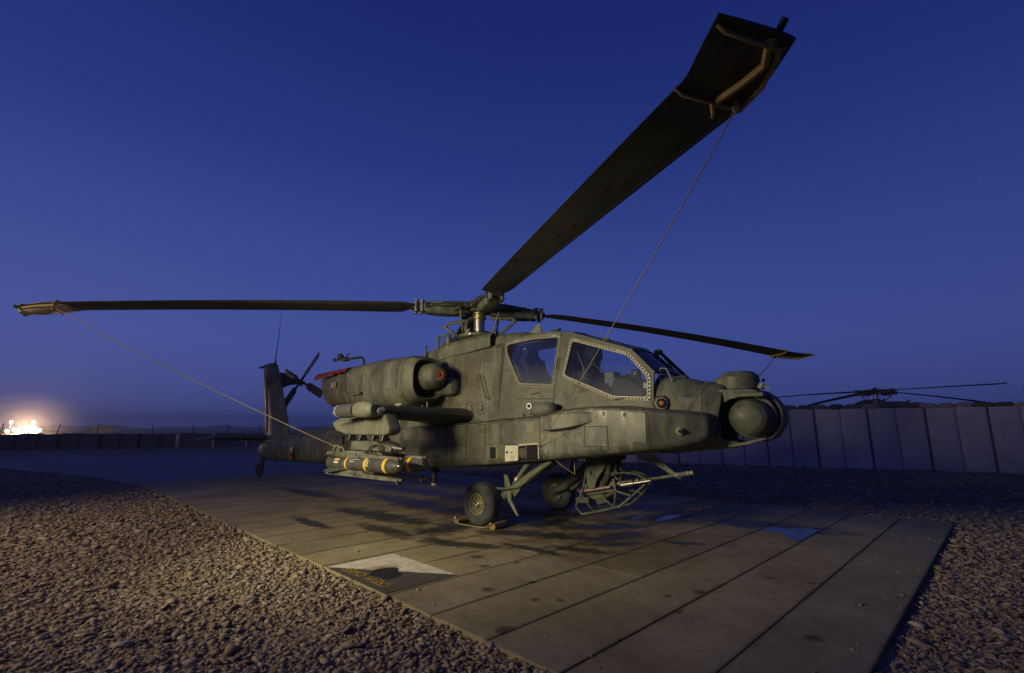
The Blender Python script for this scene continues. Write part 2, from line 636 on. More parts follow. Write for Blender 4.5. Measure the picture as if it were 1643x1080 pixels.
STRIP_, U0_ = 0.657, 6.28
def stained(name, lo, mid, hi, rust=True):
    """matting top: dusty, worn, with oil, fuel and rust stains that have shapes of their own"""
    m, nt, b = new_mat(name)
    uv = pad_uv(nt)
    n1 = noise(nt, 0.9, 6, 0.6, vec=uv)
    oi = nd(nt, 'ShaderNodeObjectInfo')
    base = ramp(nt, n1.outputs['Fac'], ((0.3, lo), (0.5, mid), (0.72, hi))).outputs[0]
    tint = ramp(nt, oi.outputs['Random'], ((0.0, (0.84, 0.84, 0.86)), (1.0, (1.1, 1.08, 1.05))))
    base = mixc(nt, 1.0, base, tint.outputs[0], 'MULTIPLY')
    n2 = noise(nt, 7, 6, 0.7, vec=uv)
    f2 = ramp(nt, n2.outputs['Fac'], ((0.35, (0.80,) * 3), (0.62, (1.08,) * 3)))
    base = mixc(nt, 1.0, base, f2.outputs[0], 'MULTIPLY')
    wz = noise(nt, 4.2, 7, 0.68, vec=uv).outputs['Fac']
    # dirt packed along the long joints between the strips
    su = nd(nt, 'ShaderNodeSeparateXYZ')
    nt.links.new(uv, su.inputs[0])
    fu = nd(nt, 'ShaderNodeMath', operation='PINGPONG')
    nt.links.new(madd(nt, madd(nt, su.outputs[0], -U0_, 'ADD'), 1.0, 'MULTIPLY'), fu.inputs[0])
    fu.inputs[1].default_value = STRIP_ / 2
    wd = noise(nt, 1.6, 5, 0.65, vec=uv)
    wdm = madd(nt, madd(nt, wd.outputs['Fac'], 0.16, 'MULTIPLY'), -0.04, 'ADD')
    jm = nd(nt, 'ShaderNodeMapRange')
    nt.links.new(fu.outputs[0], jm.inputs['Value'])
    nt.links.new(wdm, jm.inputs['From Min'])
    jm.inputs['From Max'].default_value = 0.0
    base = mixc(nt, madd(nt, jm.outputs[0], 0.62, 'MULTIPLY'), base, (0.045, 0.034, 0.020))
    # rusty ground-in soil under the aircraft
    if rust:
        s0 = spot(nt, uv, (0.2, 0.6), (4.2, 2.8), 0.9, 0, wz)
        base = mixc(nt, madd(nt, s0, 0.75, 'MULTIPLY'), base, (0.105, 0.062, 0.028))
        s00 = spot(nt, uv, (3.3, -0.3), (1.6, 1.5), 0.9, 0.3, wz)
        base = mixc(nt, madd(nt, s00, 0.8, 'MULTIPLY'), base, (0.105, 0.072, 0.030))
    # dark oil and fuel runs
    oil = None
    for c, rad, rot in (((1.6, -0.1), (0.85, 0.5), 0.2), ((2.6, 0.3), (0.75, 0.30), 0.9), ((2.35, -0.75), (0.9, 0.22), 0.5), ((1.0, -1.4), (0.35, 0.9), 0.1),
                        ((-0.7, -1.6), (1.6, 0.32), 0.12), ((-1.6, -0.4), (1.9, 0.4), -0.1), ((0.4, 1.4), (1.4, 0.7), 0.0), ((3.1, -0.2), (0.25, 0.7), -0.2),
                        ((2.55, -0.70), (0.55, 0.22), 0.5), ((3.35, -0.55), (0.42, 0.13), 0.9), ((3.25, -1.10), (0.5, 0.14), 0.25), ((2.75, -1.50), (0.6, 0.10), 0.1), ((0.5, -2.15), (0.75, 0.20), 0.1), ((1.65, -2.05), (0.6, 0.13), 0.05), ((1.9, -1.0), (0.55, 0.2), 0.7), ((-0.9, -2.7), (0.9, 0.14), 0.0), ((3.9, 0.1), (0.3, 0.1), 0.5), ((2.2, 2.4), (0.9, 0.5), 0.3), ((4.3, 2.1), (1.1, 0.45), 0.2), ((-4.5, -1.2), (1.8, 0.3), 0.05), ((-3.2, 0.8), (2.4, 0.5), 0.0), ((1.9, -1.95), (0.8, 0.16), 0.4)):
        s = spot(nt, uv, c, (rad[0] * 1.1, rad[1] * 1.1), 0.5, rot, wz)
        oil = s if oil is None else madd(nt, oil, s)
    base = mixc(nt, madd(nt, oil, 0.88, 'MULTIPLY'), base, (0.020, 0.021, 0.012))
    sp = None
    for c, r_ in (((4.27, -3.42), 0.085), ((4.0, -2.8), 0.05), ((4.15, -2.65), 0.06), ((4.75, -1.9), 0.05), ((4.9, -1.6), 0.07), ((3.5, -2.9), 0.07), ((5.2, -0.7), 0.05),
                  ((5.55, -0.6), 0.045), ((5.0, -2.2), 0.05), ((2.55, -2.2), 0.09), ((2.9, -2.4), 0.07), ((3.05, -2.05), 0.06), ((5.9, -2.0), 0.06), ((3.65, -2.45), 0.05)):
        s = spot(nt, uv, c, (r_, r_ * 1.15), 0.7, 0, wz)
        sp = s if sp is None else madd(nt, sp, s)
    base = mixc(nt, madd(nt, sp, 0.75, 'MULTIPLY'), base, (0.018, 0.016, 0.011))
    # fine spatter
    n3 = noise(nt, 38, 3, 0.6, vec=uv)
    f3 = ramp(nt, n3.outputs['Fac'], ((0.70, G1), (0.76, (0.6,) * 3)))
    base = mixc(nt, f3.outputs[0], base, (0.035, 0.028, 0.018))
    nt.links.new(base, b.inputs['Base Color'])
    rr = nd(nt, 'ShaderNodeMapRange')
    rr.inputs['To Min'].default_value = 0.78
    rr.inputs['To Max'].default_value = 0.5
    nt.links.new(oil, rr.inputs['Value'])
    nt.links.new(rr.outputs[0], b.inputs['Roughness'])
    b.inputs['Specular IOR Level'].default_value = 0.25
    bump(nt, b, n2.outputs['Fac'], 0.25, 0.008)
stained('matting', (0.17, 0.140, 0.078), (0.235, 0.200, 0.115), (0.295, 0.258, 0.160))
stained('plate_dark', (0.055, 0.052, 0.042), (0.075, 0.070, 0.056), (0.10, 0.094, 0.074), rust=False)

def plate_white():
    m, nt, b = new_mat('plate_white')
    uv = pad_uv(nt)
    n1 = noise(nt, 9, 6, 0.65, vec=uv)
    base = ramp(nt, n1.outputs['Fac'], ((0.3, (0.40, 0.37, 0.29)), (0.6, (0.60, 0.56, 0.46)))).outputs[0]
    wz = noise(nt, 8, 5, 0.62, vec=uv).outputs['Fac']
    s = spot(nt, uv, (2.20, -3.22), (0.13, 0.24), 0.9, -0.25, wz)
    base = mixc(nt, madd(nt, s, 0.9, 'MULTIPLY'), base, (0.26, 0.13, 0.028))
    nt.links.new(base, b.inputs['Base Color'])
    b.inputs['Roughness'].default_value = 0.75
plate_white()

def water_mat():
    m, nt, b = new_mat('puddle_water')
    b.inputs['Base Color'].default_value = (0.012, 0.010, 0.008, 1)
    b.inputs['Roughness'].default_value = 0.03
    b.inputs['IOR'].default_value = 1.33
    b.inputs['Specular IOR Level'].default_value = 0.22
    n = noise(nt, 3, 2, 0.5, 'World')
    bump(nt, b, n.outputs['Fac'], 0.05, 0.01)
water_mat()

def road_mat():
    m, nt, b = new_mat('road_surface')
    g = nd(nt, 'ShaderNodeNewGeometry')
    mp = nd(nt, 'ShaderNodeMapping')
    mp.inputs['Rotation'].default_value = (0, 0, R(-65))
    mp.inputs['Scale'].default_value = (0.08, 1.1, 1)
    nt.links.new(g.outputs['Position'], mp.inputs[0])
    n = noise(nt, 1.2, 6, 0.6, vec=mp.outputs[0])
    c = ramp(nt, n.outputs['Fac'], ((0.3, (0.060, 0.056, 0.050)), (0.7, (0.115, 0.105, 0.09))))
    nt.links.new(c.outputs[0], b.inputs['Base Color'])
    b.inputs['Roughness'].default_value = 0.6
    n2 = noise(nt, 30, 4, 0.6, 'World')
    bump(nt, b, n2.outputs['Fac'], 0.3, 0.01)
road_mat()

def hesco_mat(name, col, ang, wire=0.55):
    """sand-coloured fabric behind a welded wire grid (the wires are 5 mm, far below what the picture resolves)"""
    m, nt, b = new_mat(name)
    g = nd(nt, 'ShaderNodeNewGeometry')
    mp = nd(nt, 'ShaderNodeMapping')
    mp.inputs['Rotation'].default_value = (0, 0, -ang)
    nt.links.new(g.outputs['Position'], mp.inputs[0])
    s = nd(nt, 'ShaderNodeSeparateXYZ')
    nt.links.new(mp.outputs[0], s.inputs[0])
    lines = None
    for o_ in (0, 2):
        d = madd(nt, s.outputs[o_], 0.0762, 'DIVIDE')
        fr = nd(nt, 'ShaderNodeMath', operation='FRACT')
        nt.links.new(d, fr.inputs[0])
        lt = madd(nt, fr.outputs[0], 0.13, 'LESS_THAN')
        lines = lt if lines is None else madd(nt, lines, lt)
    n = noise(nt, 1.1, 5, 0.6, 'World')
    oi = nd(nt, 'ShaderNodeObjectInfo')
    base = ramp(nt, n.outputs['Fac'], ((0.3, tuple(c * 0.8 for c in col)), (0.7, tuple(c * 1.15 for c in col)))).outputs[0]
    tint = ramp(nt, oi.outputs['Random'], ((0.0, (0.86, 0.86, 0.88)), (1.0, (1.1, 1.06, 1.02))))
    base = mixc(nt, 1.0, base, tint.outputs[0], 'MULTIPLY')
    base = mixc(nt, madd(nt, lines, wire, 'MULTIPLY'), base, tuple(c * 0.28 for c in col))
    nt.links.new(base, b.inputs['Base Color'])
    b.inputs['Roughness'].default_value = 0.95
    b.inputs['Specular IOR Level'].default_value = 0.1
    n2 = noise(nt, 6, 4, 0.6, 'World')
    bump(nt, b, n2.outputs['Fac'], 0.5, 0.03)
WANG = math.atan(0.26657689)
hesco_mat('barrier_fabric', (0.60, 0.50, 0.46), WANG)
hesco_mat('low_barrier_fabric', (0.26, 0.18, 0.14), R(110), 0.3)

def bag_mat():
    m, nt, b = new_mat('sandbag_cloth')
    oi = nd(nt, 'ShaderNodeObjectInfo')
    c = ramp(nt, oi.outputs['Random'], ((0.0, (0.085, 0.08, 0.062)), (0.62, (0.14, 0.125, 0.095)), (0.70, (0.34, 0.24, 0.19)), (1.0, (0.42, 0.30, 0.24))))
    nt.links.new(c.outputs[0], b.inputs['Base Color'])
    b.inputs['Roughness'].default_value = 0.95
    n = noise(nt, 9, 4, 0.6, 'Object')
    bump(nt, b, n.outputs['Fac'], 0.7, 0.04)
bag_mat()

# ------------------------------------------------------------------ ground, road, hills
GZ = -0.040
o = obj('ground', MB().add([(-3000, -3000, GZ), (3000, -3000, GZ), (3000, 3000, GZ), (-3000, 3000, GZ)], [(0, 1, 2, 3)]), 'gravel_ground', smooth=0)
tag(o, 'wide flat ground of tan crushed gravel around the pad', None, kind='structure')

road_poly = [(-10.25, -3.05), (-12.4, -3.15), (-15.0, -3.5), (-20.3, -4.9), (-28, -12), (-48, -32), (-60, -24), (-38, -8.5), (-31.0, -4.2), (-28.2, 2.6), (-25.3, 8.2), (-20, 22), (-14, 34), (-4, 34), (-7.5, 8), (-9.7, 4.6)]
o = obj('road', MB().add([(x, y, GZ + 0.012) for x, y in road_poly], [tuple(range(len(road_poly)))]), 'road_surface', smooth=0)
tag(o, 'smooth dark taxi road running behind the pad', None, kind='structure')

hb = MB()
N = 90
for k in range(N):
    a = R(128 + 80 * k / (N - 1))
    d = 2300
    h = 12 + 4 * math.sin(k * 0.55) + 3 * math.sin(k * 1.37 + 1) + 2 * math.sin(k * 2.9)
    c, s_ = math.cos(a), math.sin(a)
    hb.v += [(c * (d - 260), s_ * (d - 260), -1), (c * d, s_ * d, max(h, 5)), (c * (d + 420), s_ * (d + 420), -1)]
    if k:
        i = 3 * k
        hb.f += [(i - 3, i, i + 1, i - 2), (i - 2, i + 1, i + 2, i - 1)]
tag(obj('hills', hb, 'hill'), 'low hazy ridge of hills on the horizon', None, kind='structure')

# ------------------------------------------------------------------ landing pad of separate matting panels
STRIP = 0.657
U0 = 6.28
NS = 25
pad_root = empty('landing_pad', (0, 0, 0), 0)
tag(pad_root, 'landing pad of long tan matting panels laid in strips', None, kind='structure')
def panel_data(length):
    w, l, h, c = STRIP / 2 - 0.0055, length / 2 - 0.006, 0.05, 0.005
    rings = [[(-a, -b_, z), (a, -b_, z), (a, b_, z), (-a, b_, z)] for a, b_, z in ((w, l + 0.0045, -h), (w, l + 0.0045, -0.002), (w - c, l + 0.0035, 0))]
    return mesh_data('panel', MB().loft(rings), 'matting', 0)
pcache = {}
for i in range(NS):
    u = U0 - STRIP * (i + 0.5)
    far = 4.42 - 0.026 * i + random.uniform(-0.02, 0.02) if i < 12 else 4.10 + random.uniform(-0.03, 0.03)
    near = -3.64 + random.uniform(-0.012, 0.012)
    cuts = [near, 0.46, far] if i % 2 == 0 or i in (1,) else [near, -1.60, 2.52, far]
    for a, b_ in zip(cuts, cuts[1:]):
        L = round(b_ - a, 2)
        if L not in pcache:
            pcache[L] = panel_data(L)
        p = link(bpy.data.objects.new('panel', pcache[L]), pad_root)
        p.location = pad(u, (a + b_) / 2, random.uniform(-0.0015, 0.001))
        p.rotation_euler = (random.uniform(-0.0006, 0.0006), random.uniform(-0.001, 0.001), -PA + random.uniform(-0.0006, 0.0006))
# dark bedding sheet showing in the joints
bed = [pad(U0 - 0.05, -3.58), pad(U0 - 0.05, 4.0), pad(U0 - STRIP * NS + 0.05, 4.0), pad(U0 - STRIP * NS + 0.05, -3.58)]
obj('bedding', MB().add([(p.x, p.y, -0.03) for p in bed], [(0, 1, 2, 3)]), 'recess', pad_root, 0)

def pad_sheet(name, pts, mat, z, parent=pad_root):
    return obj(name, MB().add([tuple(pad(u, v, z)) for u, v in pts], [tuple(range(len(pts)))]), mat, parent, 0)
MU0, MU1, MV0, MV1 = 1.765, 2.955, -3.635, -2.825
pad_sheet('painted_triangle', [(MU0, MV0 + 0.004), (MU1 - 0.004, MV1), (MU0, MV1)], 'plate_white', 0.0042).__setitem__('label', 'white painted triangle with a rust stain')
pad_sheet('painted_triangle', [(MU0, MV0), (MU1, MV0), (MU1, MV1)], 'plate_dark', 0.0036).__setitem__('label', 'dark painted triangle lettered crew chief')
for wd, uc, sx in (('CREW', 2.605, 0.80), ('CHIEF', 2.16, 0.84)):
    t = text_mesh('lettering', wd, 0.165, 'pad_yellow', frame_matrix(pad(uc, -3.50, 0.0058), -EX, -EY), pad_root, 0.0004, sx)

def blob(cu, cv, ru, rv, n=26, seed=0, rot=0.0):
    r_ = random.Random(seed)
    ph = [r_.uniform(0, 6.28) for _ in range(4)]
    out = []
    for k in range(n):
        t = 2 * math.pi * k / n
        q = 1 + 0.16 * math.sin(2 * t + ph[0]) + 0.12 * math.sin(3 * t + ph[1]) + 0.07 * math.sin(5 * t + ph[2])
        a, b_ = ru * q * math.cos(t), rv * q * math.sin(t)
        out.append((cu + a * math.cos(rot) - b_ * math.sin(rot), cv + a * math.sin(rot) + b_ * math.cos(rot)))
    return out
pad_sheet('oil_spill', blob(2.40, -3.30, 0.17, 0.17, seed=4, rot=-0.35), 'recess', 0.0068).__setitem__('label', 'black oil spill on the dark painted triangle')
# puddles that mirror the sky
for nm, pts in (('a', [(4.27, 1.86), (4.40, 1.70), (4.62, 1.62), (4.80, 1.36), (4.93, 1.22), (4.945, 1.5), (4.945, 2.30), (4.85, 2.36), (4.66, 2.18), (4.45, 2.05)]),
                ('b', [(2.86, 1.35), (2.95, 1.15), (3.00, 1.5), (2.99, 1.98), (2.985, 2.5), (2.90, 2.42), (2.82, 2.0), (2.78, 1.7)]),
                ('c', [(2.78, 2.25), (2.86, 2.55), (2.985, 2.62), (2.985, 3.30), (2.88, 3.42), (2.74, 3.1), (2.68, 2.7)]),
                ('d', blob(2.55, 1.28, 0.05, 0.2, seed=3))):
    o = pad_sheet('puddle', pts, 'puddle_water', 0.0040, None)
    tag(o, {'a': 'triangular puddle of water near the right end of the pad', 'b': 'nearer of two long puddles beside the gun muzzle', 'c': 'farther of two long puddles beside the gun muzzle',
            'd': 'smallest puddle on the pad, a short wet streak under the gun'}[nm], 'puddle', 'puddles on the landing pad')

# ------------------------------------------------------------------ loose gravel (uncountable)
def make_gravel():
    phi = (1 + 5 ** 0.5) / 2
    base = np.array([(-1, phi, 0), (1, phi, 0), (-1, -phi, 0), (1, -phi, 0), (0, -1, phi), (0, 1, phi), (0, -1, -phi), (0, 1, -phi), (phi, 0, -1), (phi, 0, 1), (-phi, 0, -1), (-phi, 0, 1)], float)
    base /= np.linalg.norm(base[0])
    tri = np.array([(0, 11, 5), (0, 5, 1), (0, 1, 7), (0, 7, 10), (0, 10, 11), (1, 5, 9), (5, 11, 4), (11, 10, 2), (10, 7, 6), (7, 1, 8), (3, 9, 4), (3, 4, 2), (3, 2, 6), (3, 6, 8), (3, 8, 9), (4, 9, 5), (2, 4, 11), (6, 2, 10), (8, 6, 7), (9, 8, 1)])
    cx, cy = cam.location.x, cam.location.y
    P = []
    S = []
    for d0, d1, dens, med, sd in ((1.0, 3.2, 3000, 0.0095, 0.52), (3.2, 5.5, 2000, 0.0105, 0.50), (5.5, 8.0, 1100, 0.0135, 0.45), (8.0, 12.0, 420, 0.0195, 0.40), (12.0, 21.0, 105, 0.031, 0.33), (21, 34, 20, 0.045, 0.3)):
        half = R(60)
        area = half * (d1 ** 2 - d0 ** 2)
        n = int(area * dens)
        d = np.sqrt(rng.uniform(d0 ** 2, d1 ** 2, n))
        a = R(90 + YAW) + rng.uniform(-half, half, n)
        x, y = cx + d * np.cos(a), cy + d * np.sin(a)
        P.append(np.stack([x, y], 1))
        S.append(np.clip(rng.lognormal(math.log(med), sd, n), 0.005, 0.055))
    P = np.concatenate(P)
    S = np.concatenate(S)
    u = P[:, 0] * EX.x + P[:, 1] * EX.y
    v = P[:, 0] * EY.x + P[:, 1] * EY.y
    on_pad = (u < U0 + S * 0.7) & (u > U0 - STRIP * NS - 0.05) & (v > -3.65 - S * 0.45) & (v < 4.42 - 0.04 * np.clip((U0 - u), 0, 7.8) + S * 0.5)
    on_road = (P[:, 0] < -9.5) & (P[:, 0] > -27) & (P[:, 1] > -3.2 + (P[:, 0] + 14) * 0.25 * (P[:, 0] < -14))
    # bare silty patches where tyres have pushed the stones away
    bare = (np.sin(P[:, 0] * 2.1 + 1.3 * np.sin(P[:, 1] * 1.7)) * np.cos(P[:, 1] * 2.6 + P[:, 0]) > 0.72) & (rng.random(len(P)) < 0.55)
    edge = np.minimum(np.minimum(U0 - u, v + 3.65), 4.3 - v)
    spill = on_pad & (edge > 0.02) & (edge < 0.9) & (rng.random(len(P)) < 0.022 * np.exp(-np.clip(edge, 0, 2) / 0.22)) & (S < 0.018)
    keep = ~(on_pad | on_road | bare) | spill
    lift = np.where(spill, 0.0395, np.where(v < -3.6, 0.022 * np.exp(-np.clip(-3.65 - v, 0, 9) / 0.12), 0.0))
    P, S, lift = P[keep], S[keep], lift[keep]
    n = len(P)
    var = base[None] * rng.uniform(0.55, 1.25, (24, 12, 1)) + rng.normal(0, 0.16, (24, 12, 3))
    V = var[rng.integers(0, 24, n)]
    V = V * np.stack([S * rng.uniform(0.95, 1.8, n), S * rng.uniform(0.75, 1.2, n), S * rng.uniform(0.30, 0.58, n)], 1)[:, None, :]
    def rot(axis, ang):
        c, s_ = np.cos(ang), np.sin(ang)
        o_, z_ = np.ones(n), np.zeros(n)
        if axis == 'x':
            return np.stack([o_, z_, z_, z_, c, -s_, z_, s_, c], 1).reshape(n, 3, 3)
        return np.stack([c, -s_, z_, s_, c, z_, z_, z_, o_], 1).reshape(n, 3, 3)
    M = np.einsum('nij,njk->nik', rot('z', rng.uniform(0, 6.28, n)), rot('x', rng.normal(0, 0.45, n)))
    V = np.einsum('nij,nkj->nki', M, V)
    V[:, :, 0] += P[:, 0, None]
    V[:, :, 1] += P[:, 1, None]
    V[:, :, 2] += (GZ + lift + S * np.where(lift > 0.03, 0.3, rng.uniform(-0.15, 0.5, n)))[:, None]
    verts = V.reshape(-1, 3).astype(np.float32)
    F = (tri[None] + (np.arange(n) * 12)[:, None, None]).reshape(-1, 3).astype(np.int32)
    me = bpy.data.meshes.new('gravel')
    me.vertices.add(len(verts))
    me.vertices.foreach_set('co', verts.ravel())
    me.loops.add(F.size)
    me.loops.foreach_set('vertex_index', F.ravel())
    me.polygons.add(len(F))
    me.polygons.foreach_set('loop_start', np.arange(0, F.size, 3, dtype=np.int32))
    me.update(calc_edges=True)
    me.materials.append(MATS['stone'])
    o_ = link(bpy.data.objects.new('gravel', me))
    tag(o_, 'loose crushed tan stones scattered over the ground', 'gravel', kind='stuff')
    print('stones', n)
make_gravel()

# ------------------------------------------------------------------ tall barrier wall on the right
WD = Vector((math.cos(WANG), math.sin(WANG), 0))
WN = Vector((-math.sin(WANG), math.cos(WANG), 0))
def wallp(s_, depth, z):
    """s_ = metres along the wall from the point under world x=0"""
    return Vector((0, 15.386, 0)) + WD * s_ + WN * depth + Vector((0, 0, z))
CW, CH = 0.865, 2.27
def cell_data(seed):
    r_ = random.Random(seed)
    mb = MB()
    rings = []
    b0 = r_.uniform(0.02, 0.045)
    for z, k in ((0, 1.3), (0.5, 1.5), (1.1, 1.3), (1.7, 0.9), (2.1, 0.5), (CH - 0.03, 0.15), (CH, -0.3)):
        w = CW / 2 - 0.010
        fr = [(w * t, -b0 * k * (1 - t * t) + (0.03 if abs(t) == 1 else 0)) for t in (-1, -0.92, -0.6, -0.2, 0.2, 0.6, 0.92, 1)]
        rings.append([Vector((x + r_.uniform(-0.004, 0.004), y, z)) for x, y in fr] + [Vector((w, 1.2, z)), Vector((-w, 1.2, z))])
    mb.loft(rings)
    return mesh_data('barrier_cell', mb, 'barrier_fabric', 50)
cells = [cell_data(s_) for s_ in range(4)]
wall = empty('barrier_wall', wallp(2, 0.5, GZ), 0, 'tall wall of sand-filled wire mesh barriers on the right', 'barrier wall')
bpy.context.view_layer.update()
S_SEAM = 3.02
for k in range(-17, 14):
    pair = (k // 2) * 0.012
    c = link(bpy.data.objects.new('barrier_cell', cells[(k * 7) % 4]), wall)
    s_ = S_SEAM + CW * (k + 0.5) + (k // 2) * 0.03
    c.location = wallp(s_, random.uniform(-0.012, 0.012), GZ) - wall.location
    c.rotation_euler = (R(random.uniform(-0.6, 0.2)), R(random.uniform(-0.4, 0.4)), WANG + R(random.uniform(-0.7, 0.7)))
    if k % 2 == 0:
        post = link(bpy.data.objects.new('corner_post', bpy.data.meshes.get('corner_post') or mesh_data('corner_post', MB().cyl((0, 0, 0), (0, 0, CH + 0.02), 0.02, n=8), 'wire_post')), wall)
        post.location = wallp(s_ - CW / 2 - 0.014, 0.02, GZ) - wall.location
        post.rotation_euler = (0, R(random.uniform(-0.5, 0.5)), 0)

def bag_data(seed):
    r_ = random.Random(seed)
    mb = MB()
    rings = []
    L = 0.27
    for i in range(9):
        t = -1 + 2 * i / 8
        q = max(1 - abs(t) ** 3.2, 0.05) ** 0.5
        hw, hh = 0.17 * q * r_.uniform(0.92, 1.08), 0.085 * q * r_.uniform(0.9, 1.12)
        rings.append([Vector((L * t, hw * math.copysign(abs(math.cos(a)) ** 0.8, math.cos(a)), 0.06 + hh * math.copysign(abs(math.sin(a)) ** 0.85, math.sin(a)))) for a in (2 * math.pi * j / 12 for j in range(12))])
    mb.loft(rings)
    return mesh_data('sandbag', mb, 'sandbag_cloth', 60)
bags = [bag_data(s_) for s_ in range(5)]
ORD = ['first', 'second', 'third', 'fourth', 'fifth', 'sixth', 'seventh', 'eighth', 'ninth', 'tenth', 'eleventh', 'twelfth', 'thirteenth', 'fourteenth', 'fifteenth', 'sixteenth', 'seventeenth', 'eighteenth', 'nineteenth', 'twentieth']
s_ = 1.55
k = 0
while s_ < 12.3:
    b_ = link(bpy.data.objects.new('sandbag', bags[k % 5]))
    b_.location = wallp(s_, 0.16 + random.uniform(-0.03, 0.05), GZ + CH - random.uniform(0.015, 0.03))
    b_.rotation_euler = (R(random.uniform(-5, 5)), R(random.uniform(-5, 5)), WANG + R(random.uniform(-9, 9)))
    b_.scale = (random.uniform(0.92, 1.2), 1, random.uniform(1.2, 1.6))
    tag(b_, 'filled sandbag on the tall barrier wall, %s to the right of the nose sight' % (ORD[k] if k < len(ORD) else 'last'), 'sandbag', 'sandbags along the top of the tall barrier wall')
    s_ += 0.50 * b_.scale.x + random.uniform(0.0, 0.05)
    k += 1

# ------------------------------------------------------------------ low barrier wall, posts and lights on the left
low = empty('low_barrier_wall', (-42, 4, GZ), 0, 'long low wall of dark earth-filled barriers behind the tail', 'barrier wall')
LPTS = [Vector((-58, -28, 0)), Vector((-49, -10, 0)), Vector((-46.0, -3.5, 0)), Vector((-41.6, 4.6, 0)), Vector((-39.7, 13.3, 0)), Vector((-38.5, 22, 0)), Vector((-37, 34, 0))]
def low_at(s_):
    for a, b_ in zip(LPTS, LPTS[1:]):
        L = (b_ - a).length
        if s_ <= L:
            d = (b_ - a) / L
            return a + d * s_, math.atan2(d.y, d.x)
        s_ -= L
    return None
def low_cell(seed):
    r_ = random.Random(seed)
    rings = []
    for z, k_ in ((0, 1.4), (0.4, 1.3), (0.85, 0.8), (1.10, 0.3), (1.13 + r_.uniform(-0.02, 0.03), -0.4)):
        w = 0.565
        rings.append([Vector((w * t, 0.04 * k_ * (1 - t * t), z + r_.uniform(-0.015, 0.015))) for t in (1, 0.9, 0.5, 0, -0.5, -0.9, -1)] + [Vector((-w, -1.0, z)), Vector((w, -1.0, z))])
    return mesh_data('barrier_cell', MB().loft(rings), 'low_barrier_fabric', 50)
lcs = [low_cell(s_) for s_ in range(4)]
s_ = 0.6
k = 0
while True:
    q = low_at(s_)
    if q is None:
        break
    p, a = q
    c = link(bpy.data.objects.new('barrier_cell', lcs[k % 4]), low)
    c.location = Vector((p.x, p.y, GZ)) - low.location
    c.rotation_euler = (R(random.uniform(-1, 1)), R(random.uniform(-0.6, 0.6)), a + math.pi + R(random.uniform(-1.2, 1.2)))
    c.scale = (1, 1, random.uniform(0.97, 1.03))
    s_ += 1.20 + (0.16 if k % 2 else 0.0)
    k += 1
# pixel columns of the seven posts, cast onto a line behind the wall
for k, (y_, lean) in enumerate(((-3.6, 3), (-0.75, 9), (1.55, 4), (4.85, 1.5), (7.6, 1), (10.2, 0.5), (12.7, 1))):
    x_ = np.interp(y_, [-10, -3.5, 4.6, 13.3], [-49, -46, -41.6, -39.7]) - 1.05
    mb = MB()
    mb.box((0, 0, 0.95), (0.05, 0.016, 1.95)).box((0, 0.022, 0.95), (0.014, 0.04, 1.95))
    o = obj('fence_post', mb, 'pole', None, 0)
    o.location = (x_, y_, GZ)
    o.rotation_euler = (0, R(random.uniform(-1, 1)), R(25))
    o.rotation_euler.rotate(Matrix.Rotation(R(lean), 3, 'X') if False else Matrix.Rotation(0, 3, 'X'))
    o.rotation_euler = (R(-lean), 0, R(20))
    tag(o, 'thin dark steel post behind the low wall, %s from the left edge' % ORD[k], 'post', 'steel posts along the low wall')

b_ = MB().box((0, 0, 1.05), (4, 4.2, 2.1))
o = empty('distant_building', (-168, 22.3, GZ), R(10), 'small pale flat-roofed building far beyond the low wall', 'building')
obj('wall', b_, 'far_building', o, 0)
obj('roof', MB().box((0, 0, 2.18), (4.3, 4.5, 0.16)), 'far_building', o, 0)
obj('chimney', MB().cyl((0, 0.3, 2.26), (0, 0.3, 2.9), 0.12, n=8), 'pole', o)
# ================================================================== the attack helicopter
HELI = empty('helicopter', (0, 0, 0), 0, 'olive drab attack helicopter with drooping tied-down blades parked on the matting pad', 'helicopter', 'attack helicopters')
def part(name, mb, mat, parent=None, **k):
    return obj(name, mb, mat, parent or HELI, **k)

# --- centre fuselage: x, belly z, half width low, half width at shoulder, shoulder z, top z
rows = [(-2.45, 0.645, 0.50, 0.36, 1.95, 2.10), (-1.9, 0.675, 0.55, 0.42, 2.36, 2.50), (-1.2, 0.71, 0.585, 0.46, 2.68, 2.78), (-0.4, 0.755, 0.60, 0.465, 2.80, 2.88), (0.45, 0.80, 0.585, 0.455, 2.84, 2.92), (1.02, 0.84, 0.565, 0.44, 2.88, 2.95)]
mb = MB()
rings = []
for x, zb, w, ws, zs, zt in interp_rows(rows, 0.16):
    pr = profile([(-w * 0.8, zb), (w * 0.8, zb), (w, zb + 0.16), (w, min(1.72, zs - 0.25)), (ws, zs), (ws * 0.75, zt), (-ws * 0.75, zt), (-ws, zs), (-w, min(1.72, zs - 0.25)), (-w, zb + 0.16)], [0.06, 0.06, 0.08, 0.3, 0.1, 0.05, 0.05, 0.1, 0.3, 0.08])
    rings.append([Vector((x, p.x, p.y)) for p in pr])
mb.loft(rings)
FUS = part('centre_fuselage', mb, 'olive')

# --- tail boom
rows = [(-2.42, 1.32, 0.50, 0.675), (-3.2, 1.20, 0.43, 0.60), (-4.5, 1.085, 0.355, 0.485), (-5.8, 0.985, 0.31, 0.415), (-7.2, 0.895, 0.265, 0.345), (-8.6, 0.83, 0.225, 0.30), (-9.12, 0.82, 0.20, 0.27), (-9.34, 0.82, 0.14, 0.20)]
mb = MB().loft([super_ring(x, 0, zc, hw, hh, 2.5, 30) for x, zc, hw, hh in interp_rows(rows, 0.3)])
BOOM = part('tail_boom', mb, 'olive_dark')
for m_ in range(1):
    BOOM.data.materials[0] = MATS['olive']
